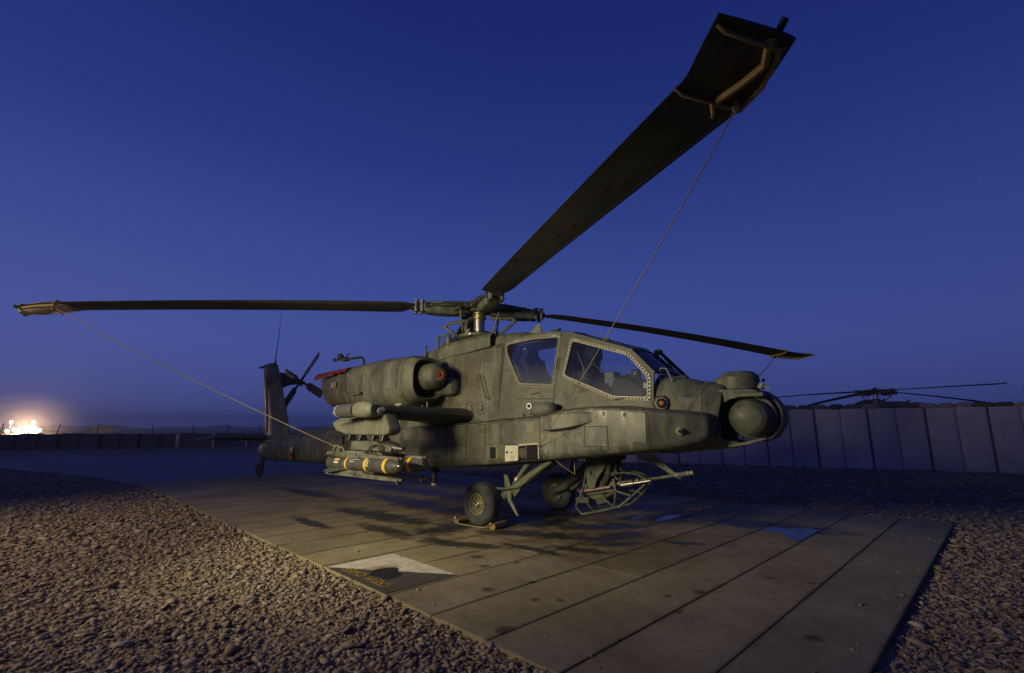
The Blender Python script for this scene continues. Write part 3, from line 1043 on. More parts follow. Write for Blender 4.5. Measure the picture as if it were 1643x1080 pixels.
# spine fairing on the boom (tail rotor drive shaft cover)
rows = [(-2.3, 2.02, 0.17), (-3.2, 1.80, 0.15), (-4.5, 1.57, 0.12), (-5.8, 1.395, 0.11), (-7.2, 1.245, 0.10), (-7.9, 1.19, 0.09)]
part('drive_shaft_cover', MB().loft([super_ring(x, 0, z, w, 0.075, 2.4, 14) for x, z, w in interp_rows(rows, 0.4)]), 'olive')
for x in (-3.9, -5.2, -6.5):
    part('frame_band', MB().loft([super_ring(x + d, 0, np.interp(-x, [3.2, 4.5, 5.8, 7.2], [1.20, 1.085, 0.985, 0.895]), np.interp(-x, [3.2, 4.5, 5.8, 7.2], [0.43, 0.355, 0.31, 0.265]) + 0.004, np.interp(-x, [3.2, 4.5, 5.8, 7.2], [0.60, 0.485, 0.415, 0.345]) + 0.004, 2.5, 30) for d in (-0.02, 0.02)]), 'olive_panel', BOOM)
# boom details: slot, rods, warning tag, antenna rail, lettering
part('vent_slot', MB().box((-4.02, -0.40, 1.19), (0.20, 0.02, 0.28)), 'olive_light', BOOM, bevel=0.004)
part('slot_opening', MB().box((-4.02, -0.409, 1.19), (0.13, 0.012, 0.22)), 'recess', BOOM)
mb = MB()
for x in (-8.0, -6.6, -4.85, -4.45, -4.2):
    mb.cyl((x, -0.16, 0.60), (x - 0.10, -0.18, 0.42), 0.014, 0.010, 6)
mb.tube([(-8.1, -0.18, 0.44), (-3.6, -0.19, 0.46)], 0.006, 5)
part('belly_antenna', mb, 'olive_dark', BOOM)
part('drain_mast', MB().cyl((-6.0, -0.05, 0.6), (-6.0, -0.05, 0.27), 0.012, n=6), 'olive_dark', BOOM)
text_mesh('lettering', 'UNITED STATES ARMY', 0.2, 'marking_dark', frame_matrix((-3.72, -0.418, 1.33), (1, 0.055, 0.06), (0, 0.02, 1)), BOOM, 0.001, 0.9)

# --- vertical fin: swept aft going up
def fin_ring(z, xl, xt, th):
    c = xl - xt
    t_ = [(0, 0), (0.04, 0.35), (0.12, 0.72), (0.3, 1.0), (0.55, 0.9), (0.8, 0.55), (1.0, 0.22)]
    return [Vector((xl - c * a, -th / 2 * b_, z)) for a, b_ in t_] + [Vector((xl - c * a, th / 2 * b_, z)) for a, b_ in t_[::-1][:-1]]
FIN = part('tail_fin', MB().loft([fin_ring(z, xl, xt, th) for z, xl, xt, th in ((0.95, -7.45, -9.15, 0.36), (1.25, -7.62, -9.22, 0.34), (1.6, -7.82, -9.30, 0.31), (2.4, -8.25, -9.52, 0.28), (3.1, -8.66, -9.73, 0.25), (3.42, -8.88, -9.83, 0.22), (3.50, -8.97, -9.84, 0.14))]), 'olive', smooth=50)
part('rudder_trim', MB().loft([[Vector((x0, -0.047 - e, z)), Vector((x0 + 0.26, -0.098 - e, z)), Vector((x0 + 0.26, -0.090, z)), Vector((x0, -0.040, z))] for z, x0, e in ((1.35, -9.20, 0.003), (2.2, -9.43, 0.003), (3.2, -9.73, 0.003))]), 'olive_brown', FIN)
part('tail_light', MB().loft([super_ring(x, 0, 3.44, 0.05, 0.035, 2.3, 10) for x in (-9.75, -10.0, -10.12)]), 'olive_light', FIN)
mb = MB().cyl((-9.02, 0, 3.48), (-9.02, 0, 3.62), 0.035, 0.02, 8).cyl((-9.02, 0, 3.6), (-8.95, 0, 4.5), 0.016, 0.010, 6).cyl((-8.95, 0, 4.5), (-8.88, 0, 5.5), 0.007, 0.004, 6)
part('whip_antenna', mb, 'black_paint', FIN)
# tail rotor: gearbox on the port side, four unequally spaced blades
HUBT = Vector((-8.97, 0.86, 2.94))
mb = MB().lathe((-9.18, -0.02, 2.98), (0.18, 1, -0.03), [(0, 0.22), (0.18, 0.26), (0.36, 0.25), (0.48, 0.18), (0.6, 0.12), (0.78, 0.09), (0.92, 0.06)], 18)
GBX = part('tail_gearbox', mb, 'olive_dark')
part('gearbox_fairing', MB().loft([super_ring(x, -0.04, 2.98, hw, hh, 2.3, 18) for x, hw, hh in ((-8.62, 0.04, 0.08), (-8.75, 0.13, 0.18), (-9.0, 0.17, 0.235), (-9.3, 0.15, 0.2), (-9.5, 0.08, 0.1))]), 'olive', GBX)
mb = MB().cyl(HUBT + Vector((0, -0.16, 0)), HUBT + Vector((0, 0.10, 0)), 0.055, n=12)
for k in range(8):
    a = k * math.pi / 4
    mb.cyl(HUBT + Vector((0.05 * math.cos(a), -0.1, 0.05 * math.sin(a))), HUBT + Vector((0.13 * math.cos(a), 0.02, 0.13 * math.sin(a))), 0.02, n=6)
TRH = part('tail_rotor_hub', mb, 'dark_steel')
for ang, off in ((36, -0.05), (-19, 0.05), (216, -0.05), (161, 0.05)):
    a = R(ang)
    er = Vector((math.cos(a), 0, math.sin(a)))
    ec = Vector((-math.sin(a), 0.25, math.cos(a))).normalized()
    en = er.cross(ec)
    rings = []
    for r_, ch, th in ((0.30, 0.10, 0.05), (0.42, 0.24, 0.035), (0.9, 0.255, 0.03), (1.36, 0.255, 0.024), (1.40, 0.24, 0.015)):
        c0 = HUBT + er * r_ + Vector((0, off, 0))
        rings.append([c0 + ec * (ch * u) + en * (th * v) for u, v in ((-0.5, 0), (-0.2, 0.4), (0.2, 0.5), (0.44, 0.28), (0.5, 0), (0.44, -0.28), (0.2, -0.5), (-0.2, -0.4))])
    bl = part('tail_rotor_blade', MB().loft(rings), 'olive_dark')
    part('blade_grip', MB().bar(HUBT + er * 0.05 + Vector((0, off, 0)), HUBT + er * 0.36 + Vector((0, off, 0)), 0.07, 0.05, (0, 1, 0)), 'dark_steel', bl, bevel=0.006)
# stabilator
def stab_ring(y, xl, xt, th, z):
    c = xl - xt
    t_ = [(0, 0), (0.05, 0.5), (0.2, 0.95), (0.45, 1.0), (0.75, 0.55), (1.0, 0.08)]
    return [Vector((xl - c * a, y, z + th / 2 * b_)) for a, b_ in t_] + [Vector((xl - c * a, y, z - th / 2 * b_)) for a, b_ in t_[::-1][:-1]]
STB = part('stabilator', MB().loft([stab_ring(y, xl, xt, th, 1.19) for y, xl, xt, th in ((-1.50, -9.00, -9.85, 0.13), (-0.6, -8.9, -9.92, 0.16), (0.6, -8.9, -9.92, 0.16), (1.50, -9.00, -9.85, 0.13))]), 'olive_dark')
for s_ in (-1, 1):
    part('stabilator_tip', MB().loft([stab_ring(s_ * y, xl, xt, th, 1.19 - dz) for y, xl, xt, th, dz in ((1.502, -9.00, -9.85, 0.13, 0), (1.62, -9.03, -9.85, 0.11, 0.005), (1.72, -9.15, -9.83, 0.06, 0.02), (1.77, -9.30, -9.8, 0.02, 0.03))]), 'olive_light', STB)
# tail wheel
mb = MB().tube([(-9.05, 0, 0.62), (-9.25, 0, 0.45), (-9.38, 0.0, 0.34)], [0.055, 0.05, 0.045], 10).cyl((-9.30, 0, 0.66), (-9.40, 0, 0.36), 0.035, n=10)
for s_ in (-1, 1):
    mb.bar((-9.36, s_ * 0.085, 0.36), (-9.46, s_ * 0.085, 0.19), 0.018, 0.05)
mb.box((-9.37, 0, 0.37), (0.09, 0.2, 0.05)).bar((-9.05, -0.05, 0.55), (-9.2, -0.07, 0.25), 0.02, 0.03)
TG = part('tail_gear', mb, 'olive_dark', bevel=0.004)
prof = [(-0.062, 0.10), (-0.064, 0.15), (-0.055, 0.185), (-0.03, 0.20), (0.03, 0.20), (0.055, 0.185), (0.064, 0.15), (0.062, 0.10)]
part('tail_wheel', MB().lathe((-9.465, 0, 0.198), (0, 1, 0), prof, 24), 'tyre', TG)
# red and tan streamer hanging on the boom
tg = empty('warning_tag', (-6.72, -0.315, 0.62), 0, 'red and tan cloth warning tag hanging on the tail boom', 'tag')
for nm, z0, z1, mt in (('tag_top', 0.21, 0.36, 'tag_tan'), ('tag_flag', 0.02, 0.208, 'red_cloth')):
    rg = [[Vector((-0.09 + 0.12 * (0.36 - z) * 0 + dx, -0.035 - 0.04 * (0.36 - z) + th + 0.006 * math.sin(9 * z + dx * 30), z)) for dx, th in ((0, 0), (0.08, 0.006), (0.16, 0), (0.16, 0.006), (0.08, 0.012), (0, 0.006))] for z in np.linspace(z0, z1, 6)]
    obj(nm, MB().loft(rg), mt, tg)

# --- nose
rows = [(3.76, 1.655, 0.53, 0.545), (3.95, 1.645, 0.515, 0.515), (4.15, 1.63, 0.49, 0.475), (4.32, 1.62, 0.462, 0.44), (4.40, 1.615, 0.448, 0.425)]
mb = MB().loft([super_ring(x, 0, zc, hw, hh, 2.7, 40) for x, zc, hw, hh in interp_rows(rows, 0.05)])
NOSE = part('nose', mb, 'olive')
part('nose_bulkhead', MB().loft([super_ring(x, 0, 1.62, 0.415, 0.40, 2.7, 30) for x in (4.39, 4.425)]), 'recess', NOSE)
# collar ring with its stepped front edge
def collar_ring(f, grow):
    out = []
    for i in range(48):
        t = 2 * math.pi * i / 48
        c, s_ = math.cos(t), math.sin(t)
        e = 2.7
        y = math.copysign(abs(c) ** (2 / e), c) * (0.455 + grow)
        z = math.copysign(abs(s_) ** (2 / e), s_) * (0.43 + grow)
        front = float(np.interp(s_, [-1, -0.86, -0.78, -0.35, -0.1, 0.25, 0.8, 1], [4.70, 4.70, 4.545, 4.50, 4.54, 4.585, 4.60, 4.575]))
        x = 4.385 + (front - 4.385) * f - 0.03 * s_ * 0
        k = 1 - 0.10 * f
        out.append(Vector((x, y * k, 1.615 + z * (k if s_ > 0 else k * 0.985))))
    return out
part('nose_collar', MB().loft([collar_ring(0, -0.015), collar_ring(0, 0.014), collar_ring(0.35, 0.014), collar_ring(0.7, 0.012), collar_ring(1, 0.006), collar_ring(1, -0.02), collar_ring(0.1, -0.03)], cap=False), 'olive', NOSE, smooth=30)
for z in (1.93, 1.76, 1.45):
    part('collar_bolt', MB().ball((4.43, -0.452, z), 0.012, 8, 5), 'fastener_dark', NOSE)
part('collar_seam', MB().loft([super_ring(x, 0, 1.616, hw, hh, 2.7, 48) for x, hw, hh in ((4.362, 0.4545, 0.4325), (4.384, 0.4535, 0.4315))], cap=False), 'marking_dark', NOSE)
part('side_box', MB().box((4.53, -0.385, 1.47), (0.07, 0.04, 0.17)), 'olive_dark', NOSE, bevel=0.006)
part('grab_pin', MB().cyl((4.545, -0.36, 1.31), (4.53, -0.40, 1.40), 0.009, n=6), 'steel', NOSE)
# warning triangle on the cheek
def cheek(x, z):
    hw = float(np.interp(x, [3.76, 3.95, 4.15, 4.32, 4.40], [0.53, 0.515, 0.49, 0.462, 0.448]))
    hh = float(np.interp(x, [3.76, 3.95, 4.15, 4.32, 4.40], [0.545, 0.515, 0.475, 0.44, 0.425]))
    zc = float(np.interp(x, [3.76, 4.40], [1.655, 1.615]))
    return -hw * max(1 - abs((z - zc) / hh) ** 2.7, 0) ** (1 / 2.7)
def cheek_sheet(name, tri, mat, off):
    n = 5
    vs, fs, idx = [], [], {}
    for i in range(n + 1):
        for j in range(n + 1 - i):
            a, b_ = i / n, j / n
            x = tri[0][0] * (1 - a - b_) + tri[1][0] * a + tri[2][0] * b_
            z = tri[0][1] * (1 - a - b_) + tri[1][1] * a + tri[2][1] * b_
            idx[i, j] = len(vs)
            vs.append((x, cheek(x, z) - off, z))
    for i in range(n):
        for j in range(n - i):
            fs.append((idx[i, j], idx[i + 1, j], idx[i, j + 1]))
            if i + j < n - 1:
                fs.append((idx[i + 1, j], idx[i + 1, j + 1], idx[i, j + 1]))
    return part(name, MB().add(vs, fs), mat, NOSE)
cheek_sheet('triangle_border', [(4.02, 1.865), (4.335, 1.86), (4.20, 1.63)], 'marking_dark', 0.003)
cheek_sheet('triangle_field', [(4.03, 1.859), (4.325, 1.855), (4.199, 1.645)], 'olive', 0.005)
cheek_sheet('triangle_mark', [(4.10, 1.832), (4.275, 1.832), (4.195, 1.695)], 'marking_blue', 0.007)
# threat-warning sensor: hexagonal housing with a round lens
ax = Vector((0.45, -0.88, 0.05)).normalized()
c0 = Vector((3.86, -0.50, 1.765))
mb = MB().lathe(c0, ax, [(-0.06, 0.125), (0.05, 0.120), (0.085, 0.095)], 6)
SEN = part('sensor_housing', mb, 'olive_dark', NOSE, smooth=25, bevel=0.012)
part('sensor_ring', MB().lathe(c0 + ax * 0.08, ax, [(0, 0.085), (0.015, 0.085), (0.02, 0.072)], 8), 'frame_grey', SEN)
part('sensor_dish', MB().lathe(c0 + ax * 0.095, ax, [(0, 0.066), (0.012, 0.064), (0.02, 0.04)], 20), 'black_paint', SEN)
part('sensor_lens', MB().lathe(c0 + ax * 0.112, ax, [(0, 0.032), (0.008, 0.028), (0.012, 0.01)], 16), 'amber_lens', SEN)
# deck antenna loop, wiper, ridge
part('hand_loop', MB().tube([(3.83, -0.40, 2.06), (3.80, -0.38, 2.20), (3.83, -0.36, 2.255), (3.90, -0.36, 2.24), (3.96, -0.38, 2.12), (3.985, -0.385, 2.06)], 0.009, 6), 'frame_grey', NOSE)
part('deck_bump', MB().ball((4.03, -0.1, 2.135), (0.07, 0.08, 0.035), 12, 8), 'olive', NOSE)

# --- sight turrets
c = Vector((4.71, 0, 0))
mb = MB().lathe((4.71, 0, 1.90), (0, 0, 1), [(0, 0.17), (0.04, 0.245), (0.19, 0.238), (0.225, 0.215), (0.262, 0.165), (0.27, 0.1)], 32)
PNV = part('night_vision_turret', mb, 'olive', smooth=30)
part('turret_window_shield', MB().box((4.53, -0.03, 2.03), (0.14, 0.30, 0.13)), 'olive', PNV, bevel=0.03)
part('turret_hinge', MB().cyl((4.98, -0.14, 1.93), (5.02, -0.14, 1.985), 0.04, n=10).bar((4.99, -0.14, 1.975), (5.11, -0.13, 1.915), 0.05, 0.02), 'olive_light', PNV)
mb = MB()
for s_ in (-1, 1):
    mb.prism([(4.44, 1.93), (4.44, 1.70), (4.55, 1.72), (4.68, 1.80), (4.90, 1.83), (5.00, 1.80), (5.00, 1.90), (4.88, 1.925), (4.6, 1.93)], 'xz', s_ * 0.345, s_ * 0.30)
mb.box((4.78, 0, 1.885), (0.42, 0.60, 0.05))
YOK = part('turret_yoke', mb, 'olive_dark', bevel=0.008)
part('yoke_pad', MB().loft([super_ring(x, -0.315, 1.845, 0.055, 0.028, 3, 12) for x in (4.76, 4.80, 5.02, 5.06)]), 'olive_panel', YOK)
mb = MB().lathe((4.875, -0.20, 1.60), (0, 1, 0), [(0, 0.265), (0.02, 0.28), (0.38, 0.28), (0.40, 0.265)], 36)
TAD = part('target_sight_drum', mb, 'olive_dark', smooth=30)
for s_ in (-1, 1):
    rg = []
    for t in np.linspace(0, 1, 10):
        q = math.sqrt(max(1 - t ** 2.4, 0)) * 0.985 + 0.015
        rg.append([Vector((4.87 + 0.242 * q * math.cos(a) - 0.01 * t, s_ * (0.205 + 0.225 * t), 1.580 + 0.226 * q * math.sin(a))) for a in (2 * math.pi * j / 36 for j in range(36))])
    sh = part('sight_shroud', MB().loft(rg), 'olive')
    part('shroud_rim', MB().loft([[Vector((4.87 + r_ * 0.242 * math.cos(a), s_ * y, 1.58 + r_ * 0.226 * math.sin(a))) for a in (2 * math.pi * j / 36 for j in range(36))] for r_, y in ((1.0, 0.19), (1.045, 0.19), (1.045, 0.225), (1.0, 0.232))], cap=False), 'olive_panel', sh)
    mb = MB()
    for j in range(14):
        a = 2 * math.pi * j / 14
        mb.ball((4.87 + 0.2475 * math.cos(a), s_ * 0.226, 1.58 + 0.231 * math.sin(a)), 0.007, 6, 4)
    part('rim_bolt', mb, 'fastener_dark', sh)['kind'] = 'stuff'
    for q0 in (0.35, 0.74):
        qq = math.sqrt(max(1 - q0 ** 2.4, 0)) * 0.985 + 0.017
        rs = [Vector((4.87 + 0.242 * qq * math.cos(a) - 0.01 * q0, s_ * (0.205 + 0.225 * q0 + 0.001), 1.58 + 0.226 * qq * math.sin(a))) for a in (2 * math.pi * j / 40 for j in range(41))]
        part('shroud_seam', MB().tube(rs, 0.0028, 4, cap=False), 'olive_dark', sh)
# outer guard that wraps the front of the drum
rg = []
for a in np.linspace(R(-75), R(58), 14):
    r0, r1 = 0.295, 0.322
    ca, sa = math.cos(a), math.sin(a)
    rg.append([Vector((4.875 + r_ * ca, y, 1.6 + r_ * sa)) for r_, y in ((r0, -0.13), (r1, -0.12), (r1, 0.16), (r0, 0.17))])
part('sight_guard', MB().loft(rg), 'olive', TAD, smooth=50)
part('lower_strut', MB().tube([(4.60, -0.28, 1.235), (4.80, -0.22, 1.27), (5.00, -0.14, 1.335)], [0.022, 0.02, 0.02], 8), 'olive_light', TAD)

# --- cockpit tub (sill deck), side skins with window openings, roof, windscreen
rows_t = [(1.00, 0.84, 0.56, 1.74), (2.0, 0.95, 0.555, 1.74), (3.0, 1.06, 0.55, 1.72), (3.78, 1.13, 0.54, 1.70)]
rings = []
for x, zb, w, zt in interp_rows(rows_t, 0.3):
    pr = profile([(-w * 0.8, zb), (w * 0.8, zb), (w, zb + 0.18), (w, zt), (-w, zt), (-w, zb + 0.18)], [0.06, 0.06, 0.1, 0.02, 0.02, 0.1])
    rings.append([Vector((x, p.x, p.y)) for p in pr])
part('cockpit_tub', MB().loft(rings), 'olive')

def side_y(z):
    return 0.552 - 0.13 * (z - 1.85)
OUT = [(0.98, 1.62), (3.785, 1.62), (3.785, 2.195), (3.455, 2.545), (2.43, 2.925), (2.10, 2.985), (1.62, 3.0), (1.0, 2.955)]
REAR = [(1.11, 2.875), (1.67, 2.905), (2.185, 2.875), (2.115, 2.125), (1.465, 2.185), (1.12, 2.735)]
FRNT = [(2.46, 2.78), (3.40, 2.455), (3.70, 2.125), (3.70, 1.86), (3.20, 1.895), (2.345, 2.255)]
def scale_poly(poly, d):
    """offset a convex-ish polygon outwards by d"""
    n = len(poly)
    out = []
    cx = sum(p[0] for p in poly) / n
    cz = sum(p[1] for p in poly) / n
    for i in range(n):
        p0, p, p1 = (Vector(poly[(i + k) % n]) for k in (-1, 0, 1))
        e0, e1 = (p - p0).normalized(), (p1 - p).normalized()
        n0, n1 = Vector((e0.y, -e0.x)), Vector((e1.y, -e1.x))
        if n0.dot(p - Vector((cx, cz))) < 0:
            n0.negate()
        if n1.dot(p - Vector((cx, cz))) < 0:
            n1.negate()
        b_ = (n0 + n1)
        b_ = b_ / max(b_.length, 1e-6)
        out.append(tuple(p + b_ * d / max(b_.dot(n0), 0.4)))
    return out
def round2(poly, r_=0.04, k=4):
    return [(p.x, p.y) for p in profile(poly, r_, k)]
REAR_R, FRNT_R = round2(REAR, 0.05), round2(FRNT, 0.06)
def holed(outer, holes, s_, y_off, thick):
    """flat plate following the leaning cockpit side, with real openings"""
    bm = bmesh.new()
    edges = []
    for loop in [outer] + holes:
        vs = [bm.verts.new((x, s_ * (side_y(z) + y_off), z)) for x, z in loop]
        edges += [bm.edges.new((vs[i], vs[(i + 1) % len(vs)])) for i in range(len(vs))]
    bmesh.ops.triangle_fill(bm, edges=edges, use_beauty=True)
    g = bmesh.ops.extrude_face_region(bm, geom=bm.faces[:])
    for e in g['geom']:
        if isinstance(e, bmesh.types.BMVert):
            e.co.y -= s_ * thick
    bm.normal_update()
    m = MB()
    bm.verts.index_update()
    m.v = [tuple(v.co) for v in bm.verts]
    m.f = [tuple(v.index for v in f.verts) for f in bm.faces]
    bm.free()
    return m
def pts_along(poly, step):
    out = []
    n = len(poly)
    for i in range(n):
        a, b_ = Vector(poly[i]), Vector(poly[(i + 1) % n])
        L = (b_ - a).length
        m = max(1, int(round(L / step)))
        for k in range(m):
            out.append(a.lerp(b_, k / m))
    return out
for s_ in (-1, 1):
    SK = part('cockpit_side', holed(OUT, [REAR_R, FRNT_R], s_, 0.0, 0.03), 'olive', smooth=20)
    for nm, pr, raw, frm, lt, dk, rim in (('rear_window', REAR_R, REAR, 'frame_grey', 'frame_grey', 'fastener_dark', 'frame_grey'), ('front_window', FRNT_R, FRNT, 'frame_grey', 'fastener_light', 'fastener_dark', 'fastener_light')):
        big = scale_poly(raw, 0.052)
        FR = part('window_frame', holed(round2(big, 0.05), [pr], s_, 0.006, 0.006), frm, SK, smooth=20)
        # inner retaining bead
        bead = [Vector((x, s_ * (side_y(z) + 0.012), z)) for x, z in round2(scale_poly(raw, 0.006), 0.05)]
        part('window_bead', MB().tube(bead + bead[:2], 0.007, 5, cap=False), rim, SK)
        ml, md = MB(), MB()
        for k, p in enumerate(pts_along(scale_poly(raw, 0.031), 0.025)):
            q = Vector((p.x, s_ * (side_y(p.y) + 0.009), p.y))
            (ml if k % 2 else md).box(q, (0.014, 0.008, 0.017) if k % 2 else (0.017, 0.010, 0.019))
        part('fastener_row', ml, lt if s_ < 0 else 'frame_grey', SK, smooth=0)['kind'] = 'stuff'
        part('fastener_row', md, dk, SK, smooth=0)['kind'] = 'stuff'
        n = len(pr)
        po = scale_poly(raw, 0.012)
        gm = MB().loft([[Vector((x, s_ * (side_y(z) - 0.012), z)) for x, z in po], [Vector((x, s_ * (side_y(z) - 0.019), z)) for x, z in po]])
        part('window_pane', gm, 'glass', SK, smooth=0)
# door seams, latch, step handle on the starboard skin
SK = [c_ for c_ in kids(HELI) if c_.name.startswith('cockpit_side')][0]
def skin_line(name, pts, r_=0.006, mat='marking_dark'):
    part(name, MB().tube([(x, -(side_y(z) + 0.001), z) for x, z in pts], r_, 5), mat, SK)
skin_line('panel_seam', [(2.235, 2.93), (2.20, 2.5), (2.165, 2.05), (2.16, 1.66)])
skin_line('panel_seam', [(1.055, 2.90), (1.04, 2.4), (1.03, 1.75)])
skin_line('panel_seam', [(1.40, 1.93), (2.15, 1.90)], 0.004)
part('door_handle', MB().tube([(2.255, -0.498, 2.52), (2.225, -0.512, 2.52), (2.21, -0.528, 2.36), (2.235, -0.516, 2.35)], 0.007, 6), 'black_paint', SK)
part('door_handle', MB().bar((3.20, -(side_y(1.84) + 0.012), 1.84), (3.36, -(side_y(1.85) + 0.02), 1.855), 0.012, 0.014), 'black_paint', SK)
part('door_handle', MB().bar((1.72, -(side_y(1.99) + 0.006), 1.985), (1.88, -(side_y(2.0) + 0.014), 2.005), 0.012, 0.012), 'black_paint', SK)
part('grab_rod', MB().tube([(0.60, -0.56, 2.37), (0.62, -0.60, 2.37), (0.80, -0.628, 1.97), (0.83, -0.585, 1.95)], 0.009, 6), 'black_paint', SK)
# rivets along the lower edge of the skin
mb = MB()
for k in range(60):
    x = 2.25 + k * 0.024
    mb.box((x, -(side_y(1.79) + 0.0015), 1.79 - 0.03 * (x - 2.25) / 1.44), (0.008, 0.004, 0.008))
part('rivet_row', mb, 'frame_grey', SK, smooth=0)['kind'] = 'stuff'

# scribbled service marks at the window corners, rivet lines along the skin seams
def skin_mark(name, x0, x1, z0, z1, n):
    mb = MB()
    for k in range(n):
        x = x0 + (x1 - x0) * k / n
        z = z0 + (z1 - z0) * k / n
        mb.bar((x, -(side_y(z) + 0.0155), z - 0.012), (x + 0.012, -(side_y(z) + 0.0155), z + 0.014), 0.003, 0.006)
    part(name, mb, 'print_white', SK, smooth=0)['kind'] = 'stuff'
skin_mark('service_mark', 1.24, 1.42, 2.905, 2.93, 8)
skin_mark('service_mark', 2.06, 2.17, 2.915, 2.905, 6)
skin_mark('service_mark', 2.50, 2.60, 2.80, 2.765, 5)
skin_mark('service_mark', 3.24, 3.36, 2.545, 2.505, 7)
mb = MB()
for (xa, za), (xb, zb) in (((2.215, 2.90), (2.14, 1.70)), ((2.255, 2.90), (2.18, 1.70)), ((1.075, 2.88), (1.05, 1.75)), ((1.03, 2.88), (1.01, 1.75)), ((1.42, 1.915), (2.13, 1.885)), ((3.755, 1.70), (3.755, 2.15)), ((2.30, 1.70), (3.70, 1.70))):
    L = math.hypot(xb - xa, zb - za)
    for k in range(int(L / 0.032)):
        t = k * 0.032 / L
        x, z = xa + (xb - xa) * t, za + (zb - za) * t
        mb.box((x, -(side_y(z) + 0.001), z), (0.009, 0.004, 0.009))
part('rivet_row', mb, 'olive_dark', SK, smooth=0)['kind'] = 'stuff'

# roof: metal over the pilot, glass over the gunner
def roof_pt(x, t):
    zt = float(np.interp(x, [0.98, 1.62, 2.10, 2.43, 3.455], [2.953, 3.0, 2.985, 2.925, 2.545]))
    w = side_y(zt) - 0.004
    return Vector((x, w * t, zt + 0.045 * (1 - t * t)))
def roof_patch(x0, x1, t0, t1, th=0.02, nx=6, nt_=8, dz=0):
    rg = []
    for i in range(nx + 1):
        x = x0 + (x1 - x0) * i / nx
        top = [roof_pt(x, t0 + (t1 - t0) * j / nt_) + Vector((0, 0, dz)) for j in range(nt_ + 1)]
        rg.append(top + [p - Vector((0, 0, th)) for p in top[::-1]])
    return MB().loft(rg)
ROOF = part('canopy_roof', roof_patch(0.98, 2.30, -1, 1), 'olive')
part('roof_bow', roof_patch(2.30, 2.42, -1, 1, 0.04), 'olive', ROOF)
for t0, t1 in ((-1, -0.86), (0.86, 1), (-0.06, 0.06)):
    part('roof_rail', roof_patch(2.42, 3.40, t0, t1, 0.03, 8, 2), 'olive', ROOF)
for t0, t1 in ((-0.86, -0.06), (0.06, 0.86)):
    part('roof_pane', roof_patch(2.42, 3.40, t0, t1, 0.008, 8, 6, -0.01), 'glass', ROOF)
part('roof_bow', roof_patch(3.40, 3.455, -1, 1, 0.04, 2), 'olive', ROOF)
mb = MB().box((2.10, -0.38, 3.0), (0.16, 0.05, 0.025)).box((3.02, -0.33, 2.735), (0.05, 0.04, 0.05)).tube([(3.03, -0.33, 2.745), (3.28, -0.27, 2.655), (3.46, 0.10, 2.60)], 0.007, 5).box((2.16, -0.36, 3.02), (0.04, 0.04, 0.03))
part('wiper_arm', mb, 'black_paint', ROOF)
# windscreen
def ws(t, f):
    a = Vector((3.455, t * (side_y(2.545) - 0.004), 2.545 + 0.045 * (1 - t * t)))
    b_ = Vector((3.80 + 0.05 * (1 - abs(t)), t * (side_y(2.19) + 0.0), 2.195 + 0.015 * (1 - t * t)))
    return a.lerp(b_, f)
def ws_patch(t0, t1, f0, f1, th, out=0.0, n=6):
    nrm = Vector((0.69, 0, 0.72))
    rg = []
    for i in range(n + 1):
        f = f0 + (f1 - f0) * i / n
        top = [ws(t0 + (t1 - t0) * j / n, f) + nrm * out for j in range(n + 1)]
        rg.append(top + [p - nrm * th for p in top[::-1]])
    return MB().loft(rg)
WS = part('windscreen_frame', ws_patch(-1, -0.86, 0, 1, 0.03), 'olive')
part('frame_bar', ws_patch(0.86, 1, 0, 1, 0.03), 'olive', WS)
part('frame_bar', ws_patch(-0.86, 0.86, 0, 0.08, 0.03), 'olive', WS)
part('frame_bar', ws_patch(-0.86, 0.86, 0.92, 1, 0.03), 'olive', WS)
part('windscreen_pane', ws_patch(-0.86, 0.86, 0.08, 0.92, 0.008, -0.008), 'glass', WS)
part('wiper_motor', MB().box((3.46, 0.42, 2.60), (0.10, 0.08, 0.08)).bar((3.46, 0.42, 2.62), (3.80, 0.25, 2.24), 0.012, 0.015).bar((3.5, 0.43, 2.58), (3.86, 0.42, 2.2), 0.03, 0.05), 'black_paint', WS, bevel=0.006)

# cockpit interior
IN = part('cockpit_floor', MB().box((2.35, 0, 1.76), (2.6, 0.98, 0.02)), 'cockpit_dark')
for x, z in ((1.42, 2.02), (2.62, 1.72)):
    mb = MB().bar((x + 0.10, 0, z), (x - 0.14, 0, z + 0.66), 0.44, 0.13, (1, 0, 0.3)).box((x + 0.28, 0, z), (0.48, 0.46, 0.10)).bar((x - 0.13, 0, z + 0.64), (x - 0.19, 0, z + 0.86), 0.26, 0.12, (1, 0, 0.3))
    for s_ in (-1, 1):
        mb.bar((x - 0.02, s_ * 0.26, z + 0.05), (x - 0.16, s_ * 0.26, z + 0.60), 0.03, 0.26, (1, 0, 0.3))
    part('crew_seat', mb, 'seat_cloth', IN, bevel=0.03)
mb = MB().prism([(2.02, 1.78), (2.02, 2.44), (2.10, 2.52), (2.32, 2.50), (2.42, 2.36), (2.42, 1.78)], 'xz', -0.36, 0.36)
part('instrument_console', mb, 'cockpit_dark', IN, bevel=0.02)
mb = MB().prism([(3.06, 1.76), (3.04, 2.10), (3.12, 2.20), (3.30, 2.17), (3.50, 2.02), (3.60, 1.76)], 'xz', -0.34, 0.34)
part('instrument_console', mb, 'cockpit_dark', IN, bevel=0.04)
part('glare_hood', MB().loft([super_ring(x, 0.0, z, hw, hh, 2.4, 16) for x, z, hw, hh in ((3.02, 2.05, 0.28, 0.16), (3.2, 2.10, 0.27, 0.15), (3.42, 2.0, 0.24, 0.15), (3.55, 1.90, 0.2, 0.12))]), 'screen_grey', IN)
